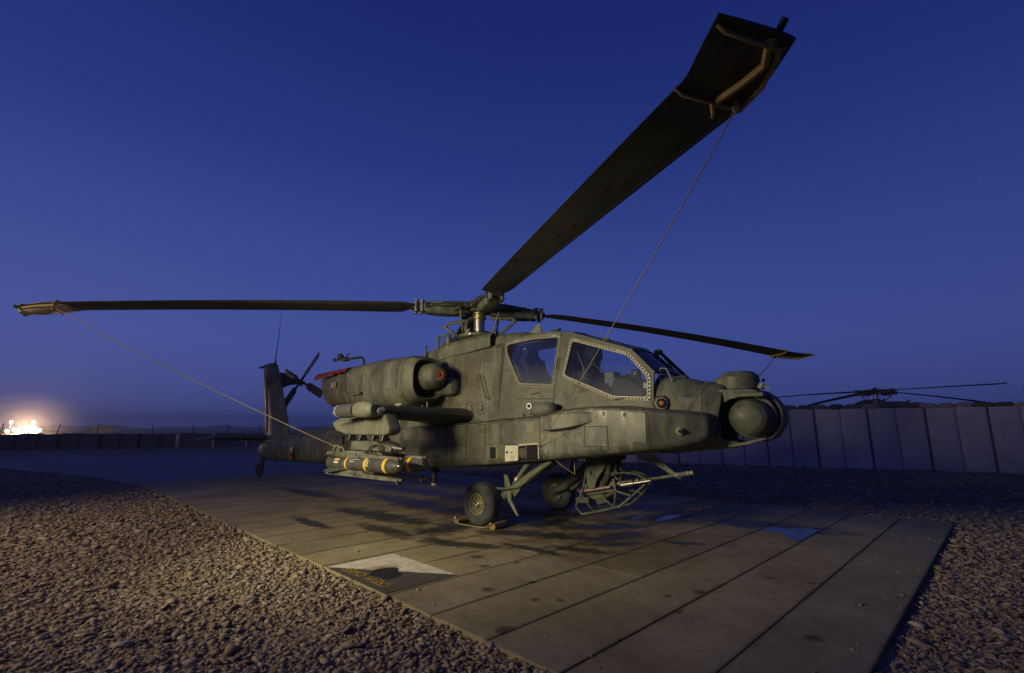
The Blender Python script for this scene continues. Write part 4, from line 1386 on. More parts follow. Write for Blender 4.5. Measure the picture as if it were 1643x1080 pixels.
part('sight_display', MB().box((2.16, -0.12, 2.62), (0.12, 0.20, 0.16)).box((2.16, -0.12, 2.50), (0.05, 0.06, 0.16)).box((2.10, 0.22, 2.56), (0.1, 0.12, 0.12)), 'screen_grey', IN, bevel=0.008)
part('sight_display', MB().box((2.92, -0.06, 2.20), (0.16, 0.22, 0.18)).box((2.98, 0.18, 2.12), (0.14, 0.14, 0.16)).box((3.02, -0.22, 2.12), (0.12, 0.1, 0.12)), 'screen_grey', IN, bevel=0.01)
part('sight_display', MB().box((3.44, -0.33, 2.21), (0.13, 0.05, 0.12)).box((3.60, -0.36, 2.04), (0.09, 0.04, 0.15)), 'cockpit_dark', IN, bevel=0.006)
part('data_plate', MB().box((3.60, -0.388, 2.03), (0.055, 0.008, 0.075)).box((3.44, -0.360, 2.23), (0.025, 0.006, 0.02)).box((3.44, -0.360, 2.20), (0.025, 0.006, 0.02)), 'instrument', IN)
part('data_plate', MB().box((2.02, -0.20, 2.50), (0.10, 0.012, 0.028)).box((1.42, -0.33, 2.78), (0.05, 0.01, 0.02)), 'instrument', IN)
mb = MB().tube([(2.42, -0.30, 2.70), (2.60, -0.36, 2.35), (2.58, -0.33, 2.12)], 0.012, 6).tube([(1.18, -0.40, 2.62), (1.32, -0.43, 2.45), (1.42, -0.45, 2.25), (1.44, -0.45, 2.15)], 0.022, 6).ball((2.72, -0.26, 2.42), 0.02, 8, 6).tube([(2.60, -0.3, 2.30), (2.70, -0.26, 2.42), (2.86, -0.2, 2.3)], 0.015, 6)
part('harness_strap', mb, 'screen_grey', IN)
part('headrest', MB().loft([super_ring(x, 0, 2.60, hw, hh, 2.6, 16) for x, hw, hh in ((2.44, 0.15, 0.10), (2.5, 0.17, 0.16), (2.6, 0.16, 0.15), (2.66, 0.12, 0.10))]), 'seat_cloth', IN)
part('blast_screen', MB().bar((2.34, 0, 1.78), (2.30, 0, 2.94), 0.72, 0.018, (1, 0, 0)), 'glass', IN, smooth=0)
# --- side sponsons (avionics bays): aft run under the wing, forward bay proud of it, tapering nose cap
def bay_ring(x, lip, bot, y, s_, inner=0.42, chine=0.07):
    pts = [(inner, lip + 0.05), (y - 0.03, lip + 0.012), (y, lip - 0.025), (y, bot + chine), (y - 0.06, bot), (inner, bot - 0.015)]
    pr = profile(pts, [0.02, 0.02, 0.02, 0.03, 0.03, 0.02], 3)
    return [Vector((x, s_ * p.x, p.y)) for p in pr]
AFT = [(-1.55, 1.44, 0.70, 0.575), (-1.25, 1.455, 0.725, 0.72), (-0.95, 1.465, 0.74, 0.82), (-0.4, 1.48, 0.77, 0.868), (0.3, 1.505, 0.815, 0.885), (0.8, 1.535, 0.86, 0.892), (1.3, 1.565, 0.90, 0.897), (2.18, 1.62, 0.995, 0.90)]
FWD = [(2.195, 1.625, 0.997, 0.93), (2.55, 1.685, 1.035, 0.934), (2.95, 1.715, 1.08, 0.936), (3.37, 1.72, 1.13, 0.934), (3.83, 1.665, 1.182, 0.925)]
CAP = [(3.834, 1.665, 1.182, 0.922), (4.0, 1.652, 1.192, 0.848), (4.15, 1.638, 1.212, 0.780), (4.32, 1.618, 1.252, 0.703), (4.44, 1.602, 1.296, 0.648), (4.475, 1.592, 1.322, 0.622), (4.497, 1.57, 1.352, 0.58), (4.503, 1.54, 1.38, 0.50)]
def aft_y(x):
    return float(np.interp(x, [r_[0] for r_ in AFT], [r_[3] for r_ in AFT]))
def lip_z(x):
    return float(np.interp(x, [r_[0] for r_ in AFT + FWD], [r_[1] for r_ in AFT + FWD]))
def bot_z(x):
    return float(np.interp(x, [r_[0] for r_ in AFT + FWD], [r_[2] for r_ in AFT + FWD]))
for s_ in (-1, 1):
    SA = part('sponson', MB().loft([bay_ring(x, l, b_, y, s_, chine=0.09) for x, l, b_, y in interp_rows(AFT, 0.25)]), 'olive', smooth=32)
    SF = part('avionics_bay', MB().loft([bay_ring(x, l, b_, y, s_) for x, l, b_, y in interp_rows(FWD, 0.15)]), 'olive_bay', smooth=32)
    SC = part('avionics_bay_cap', MB().loft([bay_ring(x, l, b_, y, s_, 0.38, 0.05) for x, l, b_, y in interp_rows(CAP, 0.06)]), 'olive_panel', smooth=32)
    # rivets where cap meets bay
    mb = MB()
    for k in range(13):
        mb.ball((3.862, s_ * 0.925, 1.245 + 0.031 * k), 0.007, 6, 4)
    for x in np.arange(2.3, 3.8, 0.14):
        mb.ball((x, s_ * 0.915, lip_z(x) - 0.005), 0.008, 6, 4)
    for x in np.arange(3.9, 4.42, 0.035):
        z = float(np.interp(x, [r_[0] for r_ in CAP], [r_[1] for r_ in CAP]))
        y = float(np.interp(x, [r_[0] for r_ in CAP], [r_[3] for r_ in CAP]))
        mb.ball((x, s_ * (y - 0.015), z - 0.002), 0.007, 6, 4)
    part('rivet_row', mb, 'fastener_dark', SC)['kind'] = 'stuff'
    # lamp stub on the cap
    q = Vector((4.20, s_ * 0.760, 1.415))
    d = Vector((0.4, s_ * 0.91, 0.0))
    st = part('stub_ring', MB().lathe(q, d, [(-0.02, 0.052), (0.02, 0.05), (0.035, 0.04)], 14), 'frame_grey', SC)
    part('stub_knob', MB().lathe(q + d * 0.02, d, [(0, 0.028), (0.05, 0.026), (0.055, 0.015)], 12), 'black_paint', SC)
    # cooling-air fairing on the bay
    FA = []
    for x, out, z0, z1 in ((2.315, 0.002, 1.60, 1.42), (2.33, 0.12, 1.63, 1.405), (2.60, 0.135, 1.66, 1.43), (2.74, 0.125, 1.672, 1.445), (2.90, 0.06, 1.68, 1.48), (3.08, 0.002, 1.675, 1.53)):
        y = 0.934
        FA.append([Vector((x, s_ * (y - 0.02), z1)), Vector((x, s_ * (y + out), z1 + 0.015)), Vector((x, s_ * (y + out), z0 - 0.02)), Vector((x, s_ * (y - 0.02), z0))])
    part('air_fairing', MB().loft(FA), 'olive_bay', SF, smooth=45, bevel=0.008)
    if s_ < 0:
        mb = MB()
        for k in range(5):
            mb.bar((3.66 + 0.025 * k, -0.9345, 1.255 + 0.008 * (k % 2)), (3.675 + 0.025 * k, -0.9345, 1.285 - 0.012 * (k % 3)), 0.003, 0.007)
        part('service_mark', mb, 'marking_dark', SF, smooth=0)['kind'] = 'stuff'
    # latches along the top edge
    mb = MB()
    for x in (2.72, 2.98, 3.25, 3.55):
        mb.box((x, s_ * 0.937, lip_z(x) - 0.075), (0.03, 0.012, 0.05))
    part('latch', mb, 'olive_panel', SF, bevel=0.003)
    # proud access panels, each a plate of its own
    def plate(name, x0, x1, z0, z1, mat, parent, th=0.004, yfn=None):
        rg = []
        for x in np.linspace(x0 + 0.006, x1 - 0.006, 5):
            y = (yfn(x) if yfn else aft_y(x))
            a = z0 if not callable(z0) else z0(x)
            b_ = z1 if not callable(z1) else z1(x)
            rg.append([Vector((x, s_ * (y - 0.006), a)), Vector((x, s_ * (y + th), a)), Vector((x, s_ * (y + th), b_)), Vector((x, s_ * (y - 0.006), b_))])
        gk = []
        for x in np.linspace(x0 - 0.004, x1 + 0.004, 5):
            y = (yfn(x) if yfn else aft_y(x))
            a = (z0 if not callable(z0) else z0(x)) - 0.008
            b_ = (z1 if not callable(z1) else z1(x)) + 0.008
            gk.append([Vector((x, s_ * (y - 0.006), a)), Vector((x, s_ * (y + 0.0016), a)), Vector((x, s_ * (y + 0.0016), b_)), Vector((x, s_ * (y - 0.006), b_))])
        part('panel_gasket', MB().loft(gk), 'marking_dark', parent, smooth=20)
        rv = MB()
        za = z0 if not callable(z0) else z0((x0 + x1) / 2)
        zb_ = z1 if not callable(z1) else z1((x0 + x1) / 2)
        for zz in np.arange(za + 0.03, zb_ - 0.02, 0.045):
            for xx in (x0 + 0.022, x1 - 0.022):
                rv.box((xx, s_ * ((yfn(xx) if yfn else aft_y(xx)) + th + 0.0008), zz), (0.009, 0.003, 0.009))
        part('rivet_row', rv, 'olive_dark', parent, smooth=0)['kind'] = 'stuff'
        return part(name, MB().loft(rg), mat, parent, smooth=20, bevel=0.002, seg=1)
    up = lambda x: lip_z(x) - 0.035
    lo = lambda x: bot_z(x) + 0.10
    plate('access_panel', 1.40, 2.165, lambda x: 1.215, up, 'olive_panel', SA)
    plate('access_panel', 1.06, 1.39, lambda x: bot_z(x) + 0.32, up, 'olive', SA, 0.003)
    plate('access_panel', 0.62, 1.05, lo, up, 'olive_brown', SA)
    plate('access_panel', 0.12, 0.61, lo, lambda x: 1.16, 'olive', SA)
    plate('access_panel', 0.12, 0.61, lambda x: 1.17, up, 'olive_brown', SA, 0.003)
    plate('access_panel', -0.62, 0.11, lo, lambda x: 1.20, 'olive', SA)
    plate('access_panel', -0.62, 0.11, lambda x: 1.21, up, 'olive_panel', SA, 0.003)
    plate('access_panel', 1.90, 2.06, 1.40, 1.55, 'olive_light', SA, 0.006)
    plate('access_panel', 2.95, 3.30, 1.22, 1.47, 'olive_bay', SF, 0.003, lambda x: 0.936)
    mb = MB()
    for x in np.arange(0.3, 2.2, 0.24):
        mb.ball((x, s_ * (aft_y(x) + 0.002), lip_z(x) - 0.02), 0.011, 7, 5)
    part('rivet_row', mb, 'fastener_light', SA)['kind'] = 'stuff'
    part('edge_seal', MB().tube([(x, s_ * (np.interp(x, [0.2, 2.18, 2.2, 3.83], [0.885, 0.893, 0.918, 0.91])), lip_z(x) + 0.012) for x in np.linspace(0.2, 3.8, 30)], 0.013, 6), 'olive_dark', SA)
    # square vent and cream refuelling door with its open bay
    x0, x1, z0, z1 = 1.145, 1.32, 0.985, 1.165
    y = aft_y(1.23)
    VN = part('vent_recess', MB().box((1.232, s_ * (y - 0.001), 1.075), (0.165, 0.008, 0.17)), 'recess', SA)
    part('vent_frame', MB().box((1.15, s_ * y, 1.075), (0.014, 0.012, 0.19)).box((1.305, s_ * y, 1.075), (0.03, 0.010, 0.19)), 'olive_light', SA)
    y = aft_y(1.75) + 0.001
    part('fuel_door', MB().prism([(1.485, 0.975), (1.50, 0.955), (1.735, 0.972), (1.752, 0.99), (1.752, 1.20), (1.49, 1.19)], 'xz', s_ * (y + 0.012), s_ * (y + 0.002)), 'door_cream', SA, bevel=0.003)
    part('door_latch', MB().box((1.535, s_ * (y + 0.014), 1.09), (0.04, 0.008, 0.032)), 'marking_dark', SA)
    if s_ < 0:
        part('door_arrow', MB().prism([(1.60, 1.09), (1.625, 1.105), (1.625, 1.093), (1.66, 1.098), (1.66, 1.088), (1.625, 1.086), (1.625, 1.075)], 'xz', -(y + 0.0135), -(y + 0.011)), 'marking_dark', SA)
    part('fuel_bay', MB().prism([(1.765, 0.985), (2.125, 1.03), (2.125, 1.225), (1.765, 1.20)], 'xz', s_ * (y + 0.004), s_ * (y - 0.004)), 'recess', SA)
    mb = MB().bar((1.765, s_ * (y + 0.006), 1.205), (2.14, s_ * (y + 0.006), 1.235), 0.02, 0.022).bar((2.135, s_ * (y + 0.006), 1.235), (2.145, s_ * (y + 0.006), 1.02), 0.02, 0.018)
    part('bay_frame', mb, 'door_cream', SA)
    part('fuel_port', MB().lathe((1.83, s_ * (y + 0.004), 1.09), (0, s_, 0), [(0, 0.075), (0.006, 0.07), (0.008, 0.05)], 18).box((1.90, s_ * (y + 0.006), 1.10), (0.03, 0.006, 0.19)), 'olive_dark', SA)
    # oxygen-bottle-like jettison handle tank on the sill
    tk = part('canister', MB().lathe((1.90, s_ * 0.70, 1.735), (1, 0, 0.02), [(-0.02, 0.06), (0, 0.095), (0.05, 0.102), (0.30, 0.102), (0.37, 0.085), (0.41, 0.045), (0.42, 0.01)], 18), 'olive_panel')
    part('canister_lamp', MB().lathe((1.875, s_ * 0.775, 1.785), (0.2, s_, 0.05), [(-0.03, 0.046), (0.03, 0.048), (0.035, 0.036)], 16), 'white_plastic', tk)
    part('lamp_lens', MB().lathe((1.8825, s_ * 0.812, 1.787), (0.2, s_, 0.05), [(0, 0.026), (0.010, 0.025), (0.012, 0.01)], 12), 'recess', tk)
    part('canister_valve', MB().cyl((1.86, s_ * 0.77, 1.66), (1.87, s_ * 0.76, 1.73), 0.022, n=8).ball((1.78, s_ * 0.80, 1.635), 0.022, 8, 6).cyl((1.78, s_ * 0.8, 1.6), (1.78, s_ * 0.8, 1.68), 0.012, n=6), 'dark_steel', tk)
# stencilled service circles on the fuselage side
for x, z, r_ in ((0.36, 1.79, 0.11), (0.62, 1.80, 0.095)):
    t_ = [Vector((x + r_ * math.cos(a), -0.602, z + r_ * math.sin(a) * 1.15)) for a in (2 * math.pi * k / 24 for k in range(25))]
    part('stencil_ring', MB().tube(t_, 0.005, 4, cap=False), 'olive_light', FUS)
    part('fuel_cap', MB().lathe((x, -0.585, z), (0, -1, 0), [(0, r_ * 0.62), (0.012, r_ * 0.6), (0.014, r_ * 0.5)], 18), 'olive_panel', FUS)
# big side panels between cockpit and engine
for x0, x1, z0, z1, mt in ((-0.30, 0.52, 1.86, 2.76, 'olive_brown'), (0.535, 1.00, 1.98, 2.84, 'olive'), (0.75, 1.02, 1.66, 1.92, 'olive_panel')):
    rg = []
    for z in np.linspace(z0, z1, 9):
        ring_ = []
        for x, dy in ((x0, 0), (x1, 0), (x1, 0.012), (x0, 0.012)):
            w = float(np.interp(x, [-0.4, 0.45, 1.02], [0.60, 0.585, 0.565]))
            ws_ = float(np.interp(x, [-0.4, 0.45, 1.02], [0.465, 0.455, 0.44]))
            zs = float(np.interp(x, [-0.4, 0.45, 1.02], [2.80, 2.84, 2.88]))
            y = w if z < 1.72 else w + (ws_ - w) * (z - 1.72) / (zs - 1.72)
            ring_.append(Vector((x, -(y + 0.006 - dy), z)))
        rg.append(ring_)
    part('side_panel', MB().loft(rg), mt, FUS, smooth=20, bevel=0.002, seg=1)

# --- upper cowl
def cowl_ring(x, w, zb, zt, wt):
    pr = profile([(-w, zb), (w, zb), (w * 0.98, zt - 0.09), (wt, zt), (-wt, zt), (-w * 0.98, zt - 0.09)], [0.01, 0.01, 0.07, 0.08, 0.08, 0.07], 4)
    return [Vector((x, p.x, p.y)) for p in pr]
rows = [(1.72, 0.22, 2.90, 3.02, 0.16), (1.55, 0.30, 2.88, 3.07, 0.22), (1.25, 0.335, 2.86, 3.115, 0.25), (0.9, 0.345, 2.84, 3.13, 0.26), (0.3, 0.35, 2.8, 3.13, 0.27), (-0.3, 0.35, 2.8, 3.11, 0.27), (-0.8, 0.34, 2.7, 3.08, 0.25), (-1.2, 0.33, 2.6, 2.98, 0.23), (-1.8, 0.30, 2.35, 2.74, 0.2), (-2.4, 0.24, 1.9, 2.36, 0.16), (-2.9, 0.18, 1.7, 2.02, 0.1)]
COWL = part('upper_cowl', MB().loft([cowl_ring(*r_) for r_ in interp_rows(rows, 0.15)]), 'olive', smooth=35)
# outer fairing with a forward-facing air scoop on each side
for s_ in (-1, 1):
    rg = []
    for x, y0, y1, zb, zt in ((0.74, 0.33, 0.475, 2.88, 3.13), (0.70, 0.33, 0.48, 2.865, 3.135), (0.3, 0.33, 0.485, 2.83, 3.115), (-0.2, 0.33, 0.48, 2.80, 3.085), (-0.45, 0.33, 0.475, 2.78, 3.07), (-1.0, 0.32, 0.46, 2.68, 2.98), (-1.6, 0.29, 0.40, 2.45, 2.78), (-2.1, 0.25, 0.33, 2.2, 2.52)):
        rg.append([Vector((x, s_ * y0, zb)), Vector((x, s_ * y1, zb + 0.01)), Vector((x, s_ * (y1 + 0.005), zt - 0.07)), Vector((x, s_ * (y1 - 0.05), zt)), Vector((x, s_ * y0, zt + 0.01))])
    FRG = part('cowl_fairing', MB().loft(rg), 'olive_panel' if s_ > 0 else 'olive', COWL, smooth=35, bevel=0.006)
    part('scoop_opening', MB().prism([(s_ * 0.345, 2.90), (s_ * 0.462, 2.905), (s_ * 0.462, 3.06), (s_ * 0.43, 3.11), (s_ * 0.345, 3.115)], 'yz', 0.735, 0.748), 'recess', COWL)
# slotted upright mount beside the cowl
mb = MB()
mb.box((-0.66, -0.47, 3.045), (0.06, 0.03, 0.38)).box((-0.38, -0.47, 3.045), (0.05, 0.03, 0.42)).box((-0.52, -0.47, 3.23), (0.30, 0.03, 0.045)).box((-0.52, -0.47, 2.87), (0.30, 0.05, 0.05))
for z in (2.94, 3.00, 3.06, 3.12, 3.17):
    mb.box((-0.52, -0.46, z), (0.28, 0.012, 0.012))
mb.box((-0.52, -0.46, 3.05), (0.012, 0.012, 0.36)).bar((-0.365, -0.44, 3.24), (-0.33, -0.43, 2.83), 0.06, 0.02, (1, 0, 0))
part('sensor_mount', mb, 'olive_panel', COWL, bevel=0.004)
part('blade_antenna', MB().lathe((-1.0, -0.50, 2.80), (0.02, 0, 1), [(-0.1, 0.05), (0, 0.042), (0.20, 0.02), (0.24, 0.018), (0.25, 0.028), (0.28, 0.02)], 8), 'olive_dark', COWL)
part('wire_cutter', MB().prism([(1.42, 3.09), (1.66, 3.00), (1.68, 3.10), (1.66, 3.20), (1.60, 3.20), (1.50, 3.12)], 'xz', -0.21, -0.19), 'olive_light', COWL)
# rear of the mast pylon
part('mast_pylon', MB().loft([super_ring(x, 0, zc, hw, hh, 2.6, 16) for x, zc, hw, hh in ((-1.25, 2.98, 0.05, 0.05), (-1.0, 3.08, 0.13, 0.10), (-0.62, 3.16, 0.17, 0.13), (-0.3, 3.18, 0.16, 0.10))]), 'olive_dark', COWL)

# --- engine nacelles
for s_ in (-1, 1):
    yc = s_ * 1.0
    rows = [(-0.30, 2.33, 0.375, 0.375), (-0.36, 2.325, 0.405, 0.41), (-0.50, 2.315, 0.43, 0.445), (-0.8, 2.30, 0.445, 0.47), (-1.3, 2.295, 0.45, 0.48), (-1.9, 2.30, 0.435, 0.455), (-2.42, 2.31, 0.405, 0.415)]
    NAC = part('engine_nacelle', MB().loft([super_ring(x, yc, zc, hw, hh, 3.0, 36) for x, zc, hw, hh in interp_rows(rows, 0.08)], cap=False), 'olive')
    rg = [super_ring(x, yc, 2.33, hw, hh, 3.0, 36) for x, hw, hh in ((-0.30, 0.375, 0.375), (-0.275, 0.355, 0.355), (-0.29, 0.335, 0.335), (-0.45, 0.32, 0.32), (-0.75, 0.30, 0.30))]
    part('intake_lip', MB().loft(rg, cap=False), 'olive', NAC)
    part('intake_back', MB().loft([super_ring(x, yc, 2.33, 0.31, 0.31, 3.0, 24) for x in (-0.74, -0.78)]), 'recess', NAC)
    # nose gearbox dome
    DM = part('nose_gearbox', MB().lathe((-0.62, s_ * 0.94, 2.36), (1, -s_ * -0.12, 0.03), [(0, 0.20), (0.2, 0.235), (0.40, 0.24), (0.52, 0.225), (0.62, 0.18), (0.66, 0.12), (0.67, 0.05)], 28), 'olive', smooth=45)
    part('gearbox_duct', MB().lathe((-0.35, s_ * 0.66, 2.20), (1, -s_ * 0.02, 0), [(0, 0.16), (0.30, 0.16), (0.42, 0.13), (0.45, 0.05)], 18), 'olive', NAC)
    ex0 = Vector((0.035, s_ * 1.035, 2.375))
    ea = Vector((0.80, s_ * 0.58, 0.06)).normalized()
    PR = part('plug_ring', MB().lathe(ex0 - ea * 0.06, ea, [(0, 0.145), (0.05, 0.135), (0.075, 0.115)], 14), 'olive_dark', DM)
    mb = MB()
    for k in range(12):
        a = 2 * math.pi * k / 12
        u = ea.cross(Vector((0, 0, 1))).normalized()
        v = ea.cross(u)
        mb.ball(ex0 + (u * math.cos(a) + v * math.sin(a)) * 0.118 + ea * 0.012, 0.012, 6, 4)
    part('ring_bolt', mb, 'brass', DM)
    if s_ < 0:
        pl = empty('intake_plug', ex0 - ea * 0.0, 0, 'orange plug in the dome ahead of the near engine nacelle', 'plug')
        pm = obj('plug_face', MB().lathe((0, 0, 0), ea, [(0.0, 0.098), (0.03, 0.095), (0.034, 0.075), (0.02, 0.06)], 18), 'orange_plug', pl)
        obj('pull_loop', MB().tube([ea * 0.02 + Vector((0, 0, -0.04)), ea * 0.06 + Vector((0.0, 0.0, 0.0)), ea * 0.02 + Vector((0, 0, 0.045))], 0.012, 6), 'brass', pl)
    # panel bands round the nacelle
    for x in (-0.52, -1.05, -2.36):
        zc = float(np.interp(-x, [0.36, 0.8, 1.3, 1.9, 2.42], [2.325, 2.30, 2.295, 2.30, 2.31]))
        hw = float(np.interp(-x, [0.36, 0.5, 0.8, 1.3, 1.9, 2.42], [0.405, 0.43, 0.445, 0.45, 0.435, 0.405]))
        hh = float(np.interp(-x, [0.36, 0.5, 0.8, 1.3, 1.9, 2.42], [0.41, 0.445, 0.47, 0.48, 0.455, 0.415]))
        part('nacelle_band', MB().loft([super_ring(x + d, yc, zc, hw + g_, hh + g_, 3.0, 36) for d, g_ in ((-0.022, 0), (-0.02, 0.005), (0.02, 0.005), (0.022, 0))], cap=False), 'olive_panel', NAC)
    for x0, x1, z0, z1, mt in ((-2.30, -1.62, 2.14, 2.50, 'olive_panel'), (-1.58, -1.09, 2.10, 2.52, 'olive'), (-1.0, -0.62, 2.16, 2.50, 'olive_panel')):
        part('nacelle_panel', MB().loft([[Vector((x, s_ * (1.0 + 0.448 - (0.02 if x < -1.9 else 0) + e), z)) for z, e in ((z0, -0.02), (z0, 0.003), (z1, 0.003), (z1, -0.02))] for x in np.linspace(x0, x1, 4)]), mt, NAC, bevel=0.002, seg=1)
    part('drain_lip', MB().bar((-2.05, s_ * 1.43, 2.08), (-1.72, s_ * 1.455, 2.11), 0.02, 0.02), 'marking_dark', NAC)
    part('scoop_hole', MB().ball((-1.72, s_ * 1.452, 2.118), (0.035, 0.012, 0.03), 10, 6), 'recess', NAC)
    part('cowl_latch', MB().ball((-2.30, s_ * 1.40, 2.50), 0.03, 8, 6).box((-2.28, s_ * 1.415, 2.5), (0.06, 0.02, 0.05)), 'frame_grey', NAC)
    # exhaust box: cut back so that its upper edge trails
    def ex_ring(x, hw, hh, zc, sh):
        return super_ring(x, yc + s_ * 0.0, zc, hw, hh, 3.2, 36, shear=sh)
    EXH = part('exhaust_box', MB().loft([ex_ring(-2.43, 0.385, 0.395, 2.31, 0), ex_ring(-2.62, 0.365, 0.375, 2.305, 0.02), ex_ring(-3.0, 0.36, 0.36, 2.275, -0.22), ex_ring(-3.36, 0.375, 0.345, 2.25, -0.55), ex_ring(-3.34, 0.35, 0.32, 2.25, -0.55), ex_ring(-2.9, 0.33, 0.33, 2.275, -0.2)], cap=False), 'olive_brown', NAC)
    part('exhaust_back', MB().loft([ex_ring(-2.9, 0.332, 0.332, 2.275, -0.2), ex_ring(-2.86, 0.332, 0.332, 2.275, -0.2)]), 'recess', NAC)
    VS = part('exhaust_vent', MB().lathe((-2.90, s_ * 1.355, 2.34), (-0.35, s_ * 0.9, 0), [(-0.02, 0.085), (0.05, 0.075), (0.06, 0.06)], 14), 'frame_grey', NAC)
    part('vent_hole', MB().ball((-2.80, s_ * 1.362, 2.34), (0.05, 0.012, 0.075), 10, 6), 'recess', NAC)
    # supports between nacelle and wing
    mb = MB()
    for x in (-0.35, -0.48, -0.61, -0.74):
        mb.cyl((x, s_ * 0.95, 1.80), (x, s_ * 0.95, 1.93), 0.02, n=8)
    mb.prism([(-0.95, 1.77), (-0.6, 1.77), (-0.68, 1.93), (-0.92, 1.93)], 'xz', s_ * 1.10, s_ * 1.07)
    part('engine_mount', mb, 'dark_steel', NAC)
    part('drain_tube', MB().tube([(-0.98, s_ * 1.12, 1.86), (-0.80, s_ * 1.16, 1.885), (-0.66, s_ * 1.12, 1.90)], 0.018, 6), 'print_yellow', NAC)
# rivet rings on the nacelles, boom and nose
def rivet_ring(parent, x, yc, zc, hw, hh, e, n=64, r_=0.0045):
    mb = MB()
    for p in super_ring(x, yc, zc, hw, hh, e, n):
        mb.box(p, (0.009, 0.009, 0.009))
    part('rivet_row', mb, 'olive_dark', parent, smooth=0)['kind'] = 'stuff'
for NAC in [c_ for c_ in kids(HELI) if c_.name.startswith('engine_nacelle')]:
    yc = 1.0 if NAC.name.endswith('.001') else -1.0
    for x in (-0.56, -0.48, -1.09, -1.01, -1.6, -2.40, -2.32):
        zc = float(np.interp(-x, [0.36, 0.8, 1.3, 1.9, 2.42], [2.325, 2.30, 2.295, 2.30, 2.31]))
        hw = float(np.interp(-x, [0.36, 0.5, 0.8, 1.3, 1.9, 2.42], [0.405, 0.43, 0.445, 0.45, 0.435, 0.405]))
        hh = float(np.interp(-x, [0.36, 0.5, 0.8, 1.3, 1.9, 2.42], [0.41, 0.445, 0.47, 0.48, 0.455, 0.415]))
        rivet_ring(NAC, x, yc, zc, hw + 0.001, hh + 0.001, 3.0)
for x in (-3.0, -3.86, -3.94, -4.6, -5.16, -5.24, -5.9, -6.46, -6.54, -7.2, -7.9, -8.5):
    t_ = [3.2, 4.5, 5.8, 7.2, 8.6]
    rivet_ring(BOOM, x, 0, float(np.interp(-x, t_, [1.20, 1.085, 0.985, 0.895, 0.83])), float(np.interp(-x, t_, [0.43, 0.355, 0.31, 0.265, 0.225])) + 0.002, float(np.interp(-x, t_, [0.60, 0.485, 0.415, 0.345, 0.30])) + 0.002, 2.5, 56)
for x in (3.97, 4.36):
    rivet_ring(NOSE, x, 0, float(np.interp(x, [3.76, 4.4], [1.655, 1.615])), float(np.interp(x, [3.95, 4.15, 4.40], [0.515, 0.49, 0.448])) + 0.001, float(np.interp(x, [3.95, 4.15, 4.40], [0.515, 0.475, 0.425])) + 0.001, 2.7, 70)
# red cover draped over the near exhaust's upper edge
cov = MB()
rg = []
for i in range(15):
    x = -2.44 - 1.24 * i / 14
    t_ = i / 14
    zt = 2.70 - 0.055 * t_ + 0.012 * math.sin(i * 1.9)
    dr = 0.03 + 0.055 * t_ ** 1.2 + 0.014 * math.sin(i * 2.3 + 1)
    hw = 0.392
    top = [Vector((x, -1.0 - hw - 0.012, zt - 0.06 - dr)), Vector((x, -1.0 - hw - 0.022 - 0.008 * math.sin(i * 2.7), zt - 0.10)), Vector((x, -1.0 - hw * 0.86, zt - 0.02)), Vector((x, -1.0 - hw * 0.5, zt + 0.008)), Vector((x, -1.0, zt + 0.015)), Vector((x, -1.0 + hw * 0.6, zt)), Vector((x, -1.0 + hw, zt - 0.1))]
    rg.append(top + [p + Vector((0, 0.008 if k < 3 else 0, -0.010)) for k, p in list(enumerate(top))[::-1]])
cov.loft(rg)
o = obj('exhaust_cover', cov, 'red_cloth', None, smooth=60)
tag(o, 'red cloth cover draped over the near engine exhaust', 'cover')
# bent sensor mast above the near nacelle
mb = MB().tube([(-2.42, -1.0, 2.69), (-2.42, -1.0, 2.86), (-2.46, -1.0, 2.92), (-2.55, -1.0, 2.945), (-3.02, -1.0, 2.95), (-3.10, -1.0, 2.95)], 0.028, 8)
mb.lathe((-3.04, -1.0, 2.95), (-1, 0, 0.06), [(0, 0.05), (0.12, 0.055), (0.20, 0.045), (0.24, 0.03), (0.5, 0.022), (0.55, 0.04), (0.58, 0.04), (0.64, 0.01)], 12)
mb.ball((-3.36, -1.0, 3.03), 0.075, 12, 8).cyl((-3.36, -1.0, 2.95), (-3.36, -1.0, 3.0), 0.03, n=8).tube([(-3.16, -1.0, 2.98), (-3.06, -1.0, 3.06), (-2.98, -1.0, 3.07)], 0.012, 6)
part('air_data_mast', mb, 'olive_dark')

